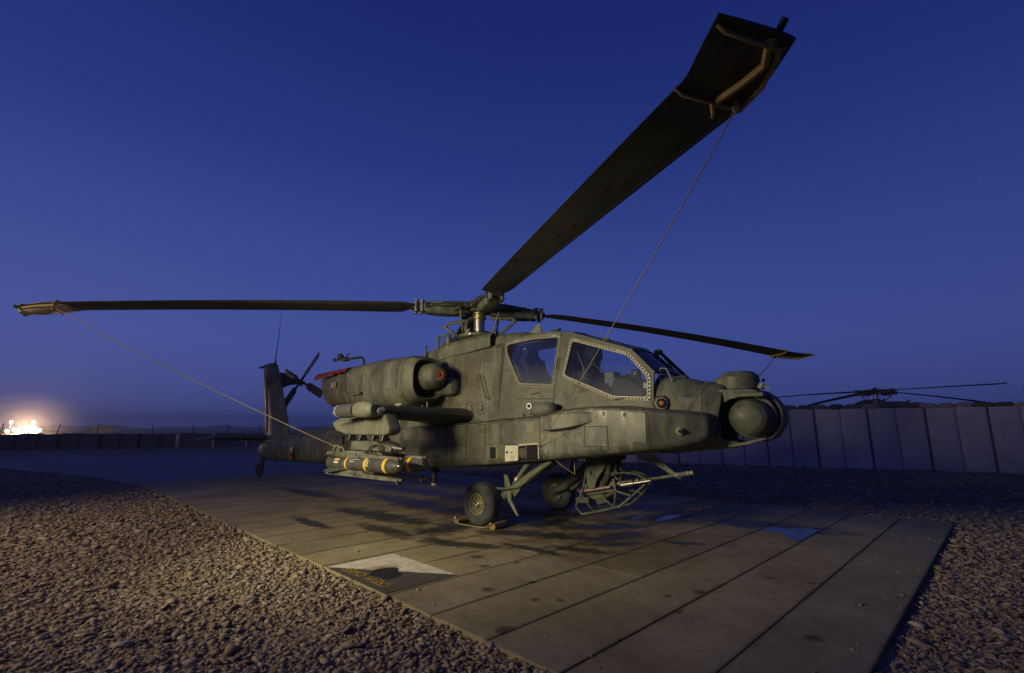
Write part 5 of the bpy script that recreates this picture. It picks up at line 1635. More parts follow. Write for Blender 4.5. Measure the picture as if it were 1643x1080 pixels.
# --- stub wings
def wing_ring(y, xl, xt, th, z, s_):
    c = xl - xt
    t_ = [(0, 0), (0.02, 0.42), (0.08, 0.78), (0.25, 1.0), (0.5, 0.95), (0.8, 0.5), (1.0, 0.1)]
    return [Vector((xl - c * a, s_ * y, z + th * 0.5 * b_)) for a, b_ in t_] + [Vector((xl - c * a, s_ * y, z - th * 0.55 * b_)) for a, b_ in t_[::-1][:-1]]
for s_ in (-1, 1):
    WG = part('stub_wing', MB().loft([wing_ring(y, xl, xt, th, z, s_) for y, xl, xt, th, z in ((0.50, 0.48, -1.02, 0.30, 1.67), (0.75, 0.42, -1.0, 0.27, 1.675), (1.5, 0.44, -0.80, 0.225, 1.695), (2.40, 0.46, -0.62, 0.185, 1.715))]), 'olive_dark', smooth=45)
    part('wing_step', MB().box((0.30, s_ * 2.05, 1.82), (0.16, 0.03, 0.02)).cyl((0.24, s_ * 2.05, 1.79), (0.38, s_ * 2.05, 1.825), 0.016, n=6), 'frame_grey', WG)
    TP = part('wing_tip', MB().loft([wing_ring(y, xl, xt, th, z, s_) for y, xl, xt, th, z in ((2.402, 0.46, -0.62, 0.185, 1.715), (2.50, 0.45, -0.70, 0.17, 1.705), (2.56, 0.36, -0.76, 0.10, 1.69), (2.575, 0.25, -0.74, 0.03, 1.68))]), 'olive_light', smooth=45)
    part('tip_flare', MB().prism([(-0.72, 1.535), (0.42, 1.655), (0.34, 1.70), (-0.30, 1.66), (-0.45, 1.60)], 'xz', s_ * 2.585, s_ * 2.565), 'olive_light', TP)
    part('light_pod', MB().lathe((-0.47, s_ * 2.60, 1.715), (1, 0, 0.02), [(0, 0.04), (0.01, 0.092), (0.05, 0.102), (0.44, 0.106), (0.47, 0.10)], 22), 'screen_grey', TP)
    part('pod_rim', MB().lathe((-0.48, s_ * 2.60, 1.715), (1, 0, 0.02), [(0, 0.08), (0.012, 0.098), (0.02, 0.098), (0.022, 0.08)], 22), 'white_plastic', TP)
    part('pod_shoulder', MB().loft([super_ring(x, s_ * 2.585, 1.725, hw, hh, 2.2, 18) for x, hw, hh in ((-0.02, 0.085, 0.105), (0.04, 0.088, 0.118), (0.22, 0.088, 0.122), (0.33, 0.08, 0.115), (0.40, 0.06, 0.09), (0.42, 0.04, 0.06))]), 'olive_light', TP)
    # outboard pylon
    py = s_ * 2.28
    prof_ = [(-1.02, 1.50), (-0.92, 1.42), (-0.62, 1.355), (-0.50, 1.35), (0.42, 1.345), (0.535, 1.375), (0.56, 1.44), (0.40, 1.72), (0.30, 1.745), (-0.5, 1.66), (-1.02, 1.56)]
    rg = []
    for y, k in ((-0.115, 0.90), (-0.10, 0.965), (-0.06, 1.0), (0.06, 1.0), (0.10, 0.965), (0.115, 0.90)):
        cx, cz = -0.2, 1.54
        rg.append([Vector((cx + (x - cx) * (k * 0.25 + 0.75), py + y, cz + (z - cz) * k)) for x, z in prof_])
    PY = part('pylon', MB().loft(rg), 'olive_light', smooth=40, bevel=0.02, seg=3)
    part('pylon_cover', MB().prism([(-0.62, 1.45), (-0.33, 1.45), (-0.31, 1.60), (-0.62, 1.58)], 'xz', py + s_ * 0.118, py + s_ * 0.10), 'olive_light', PY, bevel=0.004)
    mb = MB()
    for x in (-0.60, -0.30, 0.05, 0.30):
        mb.box((x, py, 1.315), (0.05, 0.12, 0.10)).cyl((x, py - 0.09, 1.29), (x, py + 0.09, 1.29), 0.022, n=8).cyl((x + 0.08, py - 0.07 * s_ * -1, 1.36), (x + 0.06, py + s_ * 0.09, 1.26), 0.014, n=6)
    part('sway_brace', mb, 'dark_steel', PY, bevel=0.004)

# --- missile launcher (four rails) and two missiles under the near wing
LY, LZ = -2.28, 0.0
for s_ in (-1,):
    LN = empty('missile_launcher', (0, LY, 0.72), 0, 'grey-green four-rail missile launcher under the near stub wing', 'missile launcher')
    def lpart(name, mb, mat, parent=LN, **k):
        mb.v = [(x, y - LY, z - 0.72) for x, y, z in mb.v]
        return obj(name, mb, mat, parent, **k)
    lpart('launcher_body', MB().prism([(-0.45, 1.12), (-0.45, 1.255), (0.20, 1.265), (0.30, 1.23), (0.55, 1.21), (0.62, 1.17), (0.60, 1.12)], 'xz', LY - 0.10, LY + 0.10), 'rail_paint', bevel=0.01)
    lpart('launcher_nose', MB().lathe((0.30, LY, 1.17), (1, 0, -0.02), [(0, 0.10), (0.15, 0.105), (0.28, 0.085), (0.36, 0.045), (0.46, 0.03), (0.47, 0.02)], 14).box((0.4, LY - 0.11, 1.16), (0.12, 0.03, 0.06)), 'dark_steel')
    lpart('cable_loop', MB().tube([(0.18, LY - 0.12, 1.08), (0.12, LY - 0.14, 1.13), (0.16, LY - 0.14, 1.19), (0.3, LY - 0.13, 1.22), (0.42, LY - 0.12, 1.20)], 0.016, 6).tube([(0.22, LY - 0.10, 1.26), (0.30, LY - 0.12, 1.29), (0.36, LY - 0.05, 1.25)], 0.012, 6), 'olive_dark')
    lpart('hang_strut', MB().box((-0.2, LY, 1.01), (1.0, 0.05, 0.24)).box((-0.1, LY, 0.84), (0.9, 0.04, 0.2)), 'rail_paint')
    for zr, nm in ((1.055, 'upper'), (0.775, 'lower')):
        for sy in (-1, 1):
            y = LY + sy * 0.205
            mb = MB().prism([(-0.90, zr - 0.035), (-0.90, zr + 0.035), (-0.35, zr + 0.045), (-0.33, zr + 0.06), (0.15, zr + 0.065), (0.17, zr + 0.03), (0.98, zr + 0.005), (0.98, zr - 0.035)], 'xz', y - 0.045, y + 0.045)
            RL = lpart('launch_rail', mb, 'rail_paint', bevel=0.006)
            lpart('rail_tip', MB().cyl((0.98, y, zr - 0.015), (1.05, y, zr - 0.015), 0.03, 0.02, 8).box((0.97, y, zr - 0.045), (0.05, 0.07, 0.05)), 'dark_steel', RL)
            lpart('rail_fitting', MB().box((-0.68, y + sy * 0.047, zr), (0.08, 0.012, 0.06)).box((-0.05, y + sy * 0.047, zr + 0.01), (0.06, 0.014, 0.035)).box((0.05, y + sy * 0.047, zr + 0.0), (0.03, 0.014, 0.05)).ball((-0.2, y + sy * 0.05, zr + 0.02), 0.012, 6, 4).ball((-0.14, y + sy * 0.05, zr + 0.02), 0.012, 6, 4), 'olive_panel', RL)
            if nm == 'lower':
                lpart('umbilical_clip', MB().box((0.28, y, zr + 0.05), (0.30, 0.06, 0.035)).cyl((0.18, y - 0.03, zr + 0.06), (0.42, y - 0.03, zr + 0.045), 0.018, n=8), 'dark_steel', RL, bevel=0.004)
    lpart('tie_bracket', MB().box((-0.62, LY - 0.205, 1.13), (0.10, 0.03, 0.11)), 'rail_paint', bevel=0.004)

    def missile(y, lab):
        z = 0.925
        ML = empty('missile', (0.05, y, z), 0, lab, 'missile', 'missiles on the near launcher')
        def mp_(name, mb, mat, parent=ML, **k):
            mb.v = [(a - 0.05, b_ - y, c_ - z) for a, b_, c_ in mb.v]
            return obj(name, mb, mat, parent, **k)
        r_ = 0.106
        x0, x1 = -0.80, 0.80
        mp_('missile_body', MB().lathe((x0, y, z), (1, 0, 0.008), [(0, r_ * 0.9), (0.01, r_), (x1 - x0, r_)], 28), 'missile_paint')
        mp_('seeker_head', MB().lathe((x1 + 0.002, y, z + 0.0125), (1, 0, 0.008), [(0, r_), (0.05, r_ * 0.985), (0.12, r_ * 0.88), (0.17, r_ * 0.72), (0.20, r_ * 0.58)], 28), 'missile_paint')
        mp_('seeker_dome', MB().lathe((x1 + 0.20, y, z + 0.014), (1, 0, 0.008), [(0, r_ * 0.58), (0.02, r_ * 0.53), (0.045, r_ * 0.36), (0.06, r_ * 0.15), (0.063, 0.002)], 24), 'missile_seeker')
        for xb, w in ((-0.24, 0.042), (0.27, 0.05), (0.735, 0.06)):
            mp_('yellow_band', MB().lathe((xb - w / 2, y, z + 0.008 * (xb + 0.8)), (1, 0, 0.008), [(0, r_ * 0.9), (0, r_ + 0.0012), (w, r_ + 0.0012), (w, r_ * 0.9)], 28), 'yellow_band')
        for k in range(4):
            a = R(45 + 90 * k)
            d = Vector((0, math.cos(a), math.sin(a)))
            nrm = Vector((0, -math.sin(a), math.cos(a)))
            f0 = Vector((0, y, z))
            rg = []
            for r2, xa, xb2 in ((r_ * 0.97, -0.72, -0.22), (r_ + 0.085, -0.82, -0.62)):
                rg.append([f0 + d * r2 + nrm * t2 + Vector((x, 0, 0)) for x, t2 in ((xa, 0.004), (xb2, 0.004), (xb2, -0.004), (xa, -0.004))])
            mp_('tail_fin', MB().loft(rg), 'missile_paint')
            rg = []
            for r2, xa, xb2 in ((r_ * 0.97, 0.42, 0.60), (r_ + 0.04, 0.42, 0.48)):
                rg.append([f0 + d * r2 + nrm * t2 + Vector((x, 0, 0.004)) for x, t2 in ((xa, 0.003), (xb2, 0.003), (xb2, -0.003), (xa, -0.003))])
            if k in (1, 2):
                continue
        # flat print: stripes of small unreadable lines
        def print_patch(name, xa, xb2, a0, a1, mat, off=0.0012):
            rg = [[Vector((x, y - (r_ + off) * math.cos(a), z + (r_ + off) * math.sin(a) + 0.008 * (x + 0.8))) for a in np.linspace(R(a0), R(a1), 4)] for x in (xa, xb2)]
            mp_(name, MB().loft(rg, cap=False, closed=False), mat)
        print_patch('printed_line', -0.56, -0.42, 26, 42, 'print_yellow')
        for a0 in (2, 12):
            print_patch('printed_line', -0.56, -0.43, a0, a0 + 7, 'print_white')
        print_patch('printed_line', -0.14, 0.10, 40, 44, 'print_white')
        print_patch('printed_line', -0.12, 0.0, 20, 25, 'print_white')
        for xa in (0.31, 0.33, 0.35):
            print_patch('printed_line', xa, xa + 0.011, -12, 40, 'print_white')
        mp_('seam_ring', MB().lathe((0.45, y, z + 0.009), (1, 0, 0.008), [(0, r_ * 0.95), (0, r_ + 0.0008), (0.006, r_ + 0.0008), (0.006, r_ * 0.95)], 28), 'marking_dark')
    missile(LY - 0.205, 'dark grey missile with three yellow bands, on the outer upper rail')
    missile(LY + 0.205, 'dark missile in shadow on the inner upper rail, only its nose showing')

# --- main landing gear
def wheel(parent, c0, w, r_, side):
    prof = [(-w * 0.48, r_ * 0.50), (-w * 0.56, r_ * 0.62), (-w * 0.585, r_ * 0.76), (-w * 0.52, r_ * 0.90), (-w * 0.36, r_ * 0.98)]
    for g in (-0.26, -0.13, 0.0, 0.13, 0.26):
        prof += [(w * (g - 0.02), r_ * 0.998), (w * (g - 0.012), r_ * 0.985), (w * (g + 0.012), r_ * 0.985), (w * (g + 0.02), r_ * 0.998)]
    prof += [(w * 0.36, r_ * 0.98), (w * 0.52, r_ * 0.90), (w * 0.585, r_ * 0.76), (w * 0.56, r_ * 0.62), (w * 0.48, r_ * 0.50)]
    mb = MB().lathe(c0, (0, side, 0), prof, 44, cap=False)
    # flattened where it carries the weight
    mb.v = [(x, y, max(z, 0.004)) for x, y, z in mb.v]
    W = part('main_wheel', mb, 'tyre', parent)
    part('rim', MB().lathe(c0, (0, side, 0), [(-w * 0.44, r_ * 0.505), (w * 0.44, r_ * 0.505), (w * 0.51, r_ * 0.50), (w * 0.51, r_ * 0.45), (w * 0.44, r_ * 0.435), (w * 0.36, r_ * 0.40), (w * 0.34, r_ * 0.22), (w * 0.40, r_ * 0.16), (w * 0.40, r_ * 0.02)], 32), 'rim', W)
    part('hub_cap', MB().lathe(Vector(c0) + Vector((0, side * w * 0.40, 0)), (0, side, 0), [(0, r_ * 0.13), (0.02, r_ * 0.12), (0.025, r_ * 0.08), (0.018, r_ * 0.05)], 16), 'steel', W)
    mb = MB()
    for k in range(9):
        a = 2 * math.pi * k / 9
        mb.cyl(Vector(c0) + Vector((r_ * 0.30 * math.cos(a), side * w * 0.33, r_ * 0.30 * math.sin(a))), Vector(c0) + Vector((r_ * 0.30 * math.cos(a), side * w * 0.38, r_ * 0.30 * math.sin(a))), 0.011, n=6)
    part('rim_bolt', mb, 'dark_steel', W)
    return W
for s_ in (-1, 1):
    ax0 = Vector((1.11, s_ * 1.015, 0.315))
    mb = MB().tube([(2.20, s_ * 0.62, 0.97), (1.86, s_ * 0.70, 0.76), (1.55, s_ * 0.79, 0.54), (1.38, s_ * 0.83, 0.42)], [0.075, 0.07, 0.066, 0.07], 14)
    mb.cyl((1.42, s_ * 0.82, 0.44), (1.10, s_ * 0.86, 0.315), 0.062, 0.055, 12).cyl((1.11, s_ * 0.83, 0.315), (1.11, s_ * 0.98, 0.315), 0.055, n=12)
    LG = part('trailing_arm', mb, 'olive')
    part('shock_strut', MB().cyl((1.78, s_ * 0.60, 1.0), (1.58, s_ * 0.74, 0.66), 0.048, n=12).cyl((1.60, s_ * 0.73, 0.70), (1.46, s_ * 0.81, 0.47), 0.034, n=12), 'olive', LG)
    part('strut_collar', MB().cyl((1.60, s_ * 0.725, 0.70), (1.57, s_ * 0.745, 0.66), 0.055, n=12), 'brass', LG)
    part('gusset', MB().prism([(1.42, 0.76), (1.50, 0.74), (1.55, 0.60), (1.72, 0.60), (1.80, 0.62), (1.64, 0.44), (1.52, 0.37), (1.45, 0.44)], 'xz', s_ * 0.86, s_ * 0.82), 'olive', LG, bevel=0.006)
    part('brake_line', MB().tube([(2.24, s_ * 0.72, 0.98), (2.0, s_ * 0.80, 0.80), (1.74, s_ * 0.88, 0.60), (1.45, s_ * 0.90, 0.545), (1.22, s_ * 0.91, 0.55), (1.12, s_ * 0.90, 0.58)], 0.022, 8), 'olive', LG)
    part('step_arm', MB().tube([(1.56, s_ * 0.87, 0.50), (1.60, s_ * 0.92, 0.40), (1.62, s_ * 0.93, 0.37)], [0.04, 0.036, 0.03], 8).prism([(1.56, 0.40), (1.64, 0.40), (1.78, 0.20), (1.745, 0.19)], 'xz', s_ * 0.94, s_ * 0.91), 'olive_light', LG, bevel=0.004)
    part('brake_disc', MB().cyl((1.11, s_ * 0.885, 0.315), (1.11, s_ * 0.915, 0.315), 0.13, n=24), 'dark_steel', LG)
    part('brake_caliper', MB().box((1.11, s_ * 0.885, 0.43), (0.14, 0.06, 0.07)), 'steel', LG, bevel=0.01)
    part('brake_caliper', MB().box((1.19, s_ * 0.885, 0.22), (0.1, 0.05, 0.08)), 'steel', LG, bevel=0.01)
    wheel(LG, ax0, 0.225, 0.325, s_)

# --- chin gun
GY = 0.0
mb = MB().lathe((2.72, 0, 1.06), (0, 0, -1), [(0, 0.30), (0.06, 0.30), (0.08, 0.24), (0.12, 0.22)], 24)
GUN = part('gun_turret', mb, 'olive_dark')
# fork, cradle, receiver
for s_ in (-1, 1):
    part('gun_fork', MB().prism([(2.46, 1.0), (2.83, 1.0), (2.80, 0.90), (2.66, 0.72), (2.60, 0.56), (2.50, 0.56), (2.47, 0.72)], 'xz', s_ * 0.17, s_ * 0.14), 'olive', GUN, bevel=0.006)
    mb = MB()
    for x, z in ((2.53, 0.93), (2.63, 0.95), (2.56, 0.80)):
        mb.box((x, s_ * 0.172, z), (0.03, 0.006, 0.055))
    part('fork_slot', mb, 'recess', GUN, bevel=0.004)
def gp(t, h, y=0.0):
    """point along the gun: t metres forward of the trunnion, h above the bore"""
    a = R(11.5)
    return Vector((2.62 + t * math.cos(a) - h * math.sin(a), y, 0.585 + t * math.sin(a) + h * math.cos(a)))
part('receiver', MB().bar(gp(-0.25, 0), gp(0.30, 0), 0.17, 0.19).bar(gp(-0.2, -0.12), gp(0.05, -0.12), 0.13, 0.10).bar(gp(0.0, 0.13), gp(0.34, 0.10), 0.10, 0.10), 'dark_steel', GUN, bevel=0.012)
mb = MB().cyl(gp(0.28, 0.0), gp(1.20, 0), 0.024, 0.021, 12)
BRL = part('gun_barrel', mb, 'olive_panel', smooth=40)
part('barrel_shroud', MB().cyl(gp(0.28, 0), gp(0.56, 0), 0.055, 0.05, 14).cyl(gp(0.60, 0.0), gp(0.66, 0), 0.05, n=12), 'dark_steel', BRL)
mb = MB().cyl(gp(1.185, 0), gp(1.23, 0), 0.032, n=12).cyl(gp(1.36, 0), gp(1.385, 0), 0.034, n=12).cyl(gp(1.38, 0), gp(1.45, 0), 0.026, 0.028, 12)
for k in range(5):
    mb.cyl(gp(1.236 + 0.026 * k, 0), gp(1.25 + 0.026 * k, 0), 0.032, n=12)
part('muzzle_brake', mb, 'frame_grey', BRL)
part('muzzle_core', MB().cyl(gp(1.22, 0), gp(1.37, 0), 0.02, n=8).cyl(gp(1.45, 0), gp(1.452, 0), 0.022, n=10), 'recess', BRL)
part('recoil_rod', MB().cyl(gp(-0.28, -0.02, -0.135), gp(0.24, -0.02, -0.135), 0.022, n=10), 'pink_rod', GUN)
part('recoil_tube', MB().cyl(gp(0.42, -0.02, -0.135), gp(0.62, -0.02, -0.135), 0.034, n=12), 'steel', GUN)
part('recoil_tip', MB().cyl(gp(0.62, -0.02, -0.135), gp(0.86, -0.02, -0.135), 0.016, n=10).ball(gp(0.87, -0.02, -0.135), 0.032, 10, 8), 'chrome', GUN)
part('feed_chute', MB().tube([(2.80, -0.10, 0.99), (2.84, -0.12, 0.86), (2.80, -0.12, 0.74), (2.72, -0.10, 0.62)], [0.05, 0.055, 0.055, 0.05], 8).tube([(2.90, 0.0, 1.0), (2.98, 0.0, 0.84), (2.94, 0.0, 0.70)], 0.045, 8), 'dark_steel', GUN)
part('drive_motor', MB().cyl((2.86, -0.14, 0.99), (2.84, -0.14, 0.80), 0.04, n=10).cyl((2.92, -0.05, 0.97), (2.90, -0.05, 0.85), 0.05, n=10).ball((2.88, -0.16, 0.93), 0.03, 8, 6).cyl((2.98, -0.12, 0.84), (2.88, -0.12, 0.78), 0.035, n=8), 'olive_dark', GUN)
part('motor_fitting', MB().ball((2.90, -0.18, 0.96), 0.014, 6, 4).ball((2.95, -0.13, 0.92), 0.014, 6, 4).cyl((2.84, -0.185, 0.90), (2.90, -0.185, 0.91), 0.012, n=6), 'brass', GUN)
# triangulated cradle of tubes
TUBE = 0.017
mb = MB()
for s_ in (-1, 1):
    y = s_ * 0.17
    mb.tube([gp(-0.30, -0.10, y), gp(-0.40, -0.22, y), gp(-0.32, -0.34, y), gp(0.0, -0.33, y), gp(0.33, -0.30, y), gp(0.50, -0.22, y), gp(0.74, -0.07, y * 0.5), gp(0.80, 0.0, y * 0.25)], TUBE, 7)
    mb.tube([gp(0.05, -0.10, y), gp(0.25, -0.305, y)], TUBE * 0.85, 6)
    mb.tube([gp(0.25, -0.305, y), gp(0.32, -0.10, y)], TUBE * 0.85, 6)
    mb.tube([gp(0.32, -0.08, y), gp(0.56, -0.18, y)], TUBE * 0.85, 6)
    mb.tube([gp(0.30, 0.16, y * 0.8), gp(0.52, 0.14, y * 0.8), gp(0.66, 0.10, y * 0.5), gp(0.79, 0.0, y * 0.25)], TUBE, 7)
    mb.tube([(2.50, y, 0.98), (2.42, y, 0.60), gp(-0.30, -0.1, y)], TUBE * 0.8, 6)
part('gun_cradle', mb, 'olive', GUN)
part('gun_shoe', MB().bar(gp(-0.38, -0.13, -0.15), gp(-0.15, -0.16, -0.15), 0.05, 0.08).bar(gp(-0.1, -0.2, 0), gp(0.12, -0.18, 0), 0.12, 0.09).cyl(gp(0.05, -0.16, -0.12), gp(0.28, -0.10, -0.12), 0.03, n=8).ball(gp(-0.02, -0.27, -0.1), 0.02, 8, 5), 'olive_dark', GUN, bevel=0.01)
# blade antenna under the nose
part('belly_fin', MB().prism([(3.22, 1.07), (3.48, 1.08), (3.62, 0.98), (3.86, 0.78), (3.82, 0.775), (3.48, 0.95), (3.30, 1.0)], 'xz', 0.02, 0.05), 'olive_light', bevel=0.006)
part('belly_mast', MB().lathe((-0.86, -0.30, 0.74), (0, 0, -1), [(0, 0.09), (0.10, 0.08), (0.11, 0.045), (0.30, 0.042), (0.31, 0.03)], 12), 'olive_dark')
part('belly_light', MB().lathe((-0.86, -0.30, 0.425), (0, 0, -1), [(0, 0.055), (0.035, 0.055), (0.045, 0.045)], 14), 'white_plastic')
# --- main rotor
mb = MB().cyl((0, 0, 3.10), (0, 0, 3.62), 0.105, n=20)
MAST = part('rotor_mast', mb, 'steel')
part('mast_collar', MB().lathe((0, 0, 3.55), (0, 0, 1), [(0, 0.10), (0.01, 0.135), (0.04, 0.14), (0.05, 0.12), (0.09, 0.125), (0.10, 0.145), (0.15, 0.15)], 20), 'brass', MAST)
part('swashplate', MB().lathe((0, 0, 3.16), (0, 0, 1), [(0, 0.36), (0.03, 0.40), (0.07, 0.40), (0.10, 0.30), (0.16, 0.16)], 28), 'olive', MAST)
mb = MB()
for k in range(4):
    a = R(12 + 90 * k)
    c, s_ = math.cos(a), math.sin(a)
    part('servo_bracket', MB().box((0.36 * c, 0.36 * s_, 3.24), (0.10, 0.10, 0.14), Matrix.Rotation(a, 3, 'Z')), 'olive_panel', MAST, bevel=0.01)
part('bracket_label', MB().box((0.12, -0.392, 3.20), (0.10, 0.008, 0.03)).box((0.34, -0.37, 3.25), (0.06, 0.05, 0.06)), 'white_plastic', MAST)
mb = MB()
for a in (200, 20):
    a = R(a)
    c, s_ = math.cos(a), math.sin(a)
    mb = MB().tube([(0.42 * c, 0.42 * s_, 3.22), (0.74 * c, 0.74 * s_, 3.45), (0.74 * c, 0.74 * s_, 3.50)], 0.030, 8).tube([(0.74 * c, 0.74 * s_, 3.47), (0.70 * c, 0.70 * s_, 3.53), (0.24 * c, 0.24 * s_, 3.56)], 0.034, 8).ball((0.735 * c, 0.735 * s_, 3.48), 0.045, 10, 6)
    part('scissor_link', mb, 'olive', MAST)
BLADES = {'near': (-31.6, 3.60, 0), 'left': (-122.5, 3.29, 1), 'right': (53.2, 3.02, 2), 'far': (144.0, 3.15, 3)}
HUBZ = 3.80
mb = MB().lathe((0, 0, 3.68), (0, 0, 1), [(0, 0.16), (0.02, 0.25), (0.18, 0.26), (0.22, 0.22), (0.26, 0.12), (0.28, 0.10)], 24)
for k in range(10):
    a = 2 * math.pi * k / 10
    mb.cyl((0.19 * math.cos(a), 0.19 * math.sin(a), 3.88), (0.19 * math.cos(a), 0.19 * math.sin(a), 3.93), 0.022, n=6)
HUB = part('rotor_hub', mb, 'olive_dark')
def blade_frame(az):
    a = R(az)
    er = Vector((math.cos(a), math.sin(a), 0))
    ec = Vector((-math.sin(a), math.cos(a), 0))          # towards the leading edge
    return er, ec
def blade_z(r_, zt):
    t = (r_ - 0.3) / 7.0
    return HUBZ - 0.03 + (zt - HUBZ + 0.03) * (0.55 * t + 0.45 * t * t)
for nm, (az, zt, k) in BLADES.items():
    er, ec = blade_frame(az)
    def P(r_, c_, h):
        return er * r_ + ec * c_ + Vector((0, 0, blade_z(r_, zt) + h))
    # strap pack / pitch housing
    rg = []
    for r_, w, h0, h1 in ((0.20, 0.11, -0.11, 0.10), (0.34, 0.13, -0.13, 0.12), (0.42, 0.15, -0.15, 0.12), (0.62, 0.155, -0.16, 0.11), (0.95, 0.14, -0.14, 0.09), (1.12, 0.12, -0.11, 0.08), (1.20, 0.09, -0.07, 0.07)):
        pr = profile([(-w, h0), (w, h0), (w, h1), (-w, h1)], 0.05, 4)
        rg.append([P(r_, p.x, p.y) for p in pr])
    ARM = part('pitch_housing', MB().loft(rg), 'olive', smooth=35)
    mb = MB()
    for s_ in (-1, 1):
        mb.cyl(P(0.30, s_ * 0.19, 0.02), P(0.78, s_ * 0.165, 0.02), 0.048, n=10).cyl(P(0.78, s_ * 0.165, 0.02), P(1.08, s_ * 0.12, 0.01), 0.030, n=8)
        mb.box(P(0.28, s_ * 0.19, 0.02), (0.10, 0.10, 0.12), Matrix.Rotation(R(az), 3, 'Z')).box(P(1.06, s_ * 0.125, 0.01), (0.08, 0.07, 0.10), Matrix.Rotation(R(az), 3, 'Z'))
    part('lag_damper', mb, 'dark_steel', ARM, bevel=0.008)
    mb = MB()
    for r_ in (1.13, 1.24):
        for s_ in (-1, 1):
            mb.cyl(P(r_, s_ * 0.10, -0.11), P(r_, s_ * 0.10, 0.11), 0.034, n=8).cyl(P(r_, s_ * 0.10, 0.08), P(r_, s_ * 0.10, 0.115), 0.044, n=6).cyl(P(r_, s_ * 0.10, -0.115), P(r_, s_ * 0.10, -0.08), 0.044, n=6)
    mb.bar(P(1.08, 0, 0.0), P(1.32, 0, 0.0), 0.17, 0.09)
    part('blade_pin', mb, 'dark_steel', ARM)
    mb = MB()
    for r_, c_ in ((0.48, 0.06), (0.60, -0.06), (0.75, 0.04), (0.92, -0.03), (0.50, -0.12), (0.85, 0.09)):
        mb.cyl(P(r_, c_, 0.08), P(r_, c_, 0.13), 0.016, n=6)
    part('bolt', mb, 'dark_steel', ARM)['kind'] = 'stuff'
    part('name_plate', MB().bar(P(0.66, -0.1615, 0.03), P(0.72, -0.158, 0.03), 0.004, 0.022), 'white_plastic', ARM)
    part('pitch_link', MB().cyl(P(0.45, 0.30, -0.05), (er * 0.36 + ec * 0.18 + Vector((0, 0, 3.25))), 0.016, n=8).bar(P(0.55, 0.12, -0.08), P(0.44, 0.32, -0.06), 0.06, 0.05), 'dark_steel', ARM)
    # the blade itself: cambered aerofoil with washout and a swept tip
    foil = [(0.5, 0.0), (0.47, 0.035), (0.38, 0.062), (0.22, 0.075), (0.0, 0.066), (-0.25, 0.040), (-0.44, 0.012), (-0.5, 0.004), (-0.5, -0.004), (-0.25, -0.016), (0.0, -0.028), (0.22, -0.036), (0.38, -0.034), (0.47, -0.022)]
    rg = []
    for r_, ch, off, th in ((1.22, 0.20, 0.02, 1.6), (1.34, 0.30, 0.0, 1.5), (1.46, 0.52, -0.06, 1.15), (1.60, 0.56, -0.07, 1.0), (2.6, 0.56, -0.07, 1.0), (3.6, 0.56, -0.07, 1.0), (4.6, 0.56, -0.07, 1.0), (5.6, 0.56, -0.07, 1.0), (6.3, 0.56, -0.07, 1.0), (6.80, 0.56, -0.07, 0.95), (6.86, 0.558, -0.08, 0.9), (7.10, 0.55, -0.165, 0.8), (7.31, 0.53, -0.24, 0.6)):
        tw = R(7.0 - 8.5 * (r_ - 1.2) / 6.1)
        ct, st = math.cos(tw), math.sin(tw)
        rg.append([P(r_, off + (u * ct - v * st) * ch * 1.0, (u * st + v * ct * th) * ch * 0.9) for u, v in foil])
    BL = part('main_rotor_blade', MB().loft(rg), 'blade_paint', smooth=50)
    def tw_pt(r_, u, h):
        tw = R(7.0 - 8.5 * (r_ - 1.2) / 6.1)
        return P(r_, -0.07 + u * math.cos(tw) * 0.533, u * math.sin(tw) * 0.48 + h)
    # leading-edge strip, trailing tabs, static wicks, faded stencils on the underside
    part('leading_edge_strip', MB().loft([[tw_pt(r_, 0.505, 0.004), tw_pt(r_, 0.40, 0.032), tw_pt(r_, 0.40, 0.028), tw_pt(r_, 0.495, 0.0), tw_pt(r_, 0.40, -0.018), tw_pt(r_, 0.40, -0.022), tw_pt(r_, 0.49, -0.008)] for r_ in (1.9, 3.5, 5.2, 6.8)]), 'olive_dark', BL)
    part('tip_weight', MB().bar(P(7.27, -0.09, -0.01), P(7.36, -0.10, 0.05), 0.03, 0.03), 'black_paint', BL)
    for r0, u in ((4.0, -0.12), (4.3, 0.02), (5.2, -0.16), (5.4, 0.04)):
        part('faded_stencil', MB().loft([[tw_pt(r_, u, -0.0165 - 0.004), tw_pt(r_, u + 0.10, -0.021 - 0.003), tw_pt(r_, u + 0.10, -0.020), tw_pt(r_, u, -0.0155)] for r_ in (r0, r0 + 0.16)]), 'stencil_red', BL)
part('hub_cap', MB().lathe((0, 0, 3.95), (0, 0, 1), [(0, 0.10), (0.03, 0.11), (0.06, 0.09), (0.07, 0.03)], 16), 'olive_dark', HUB)

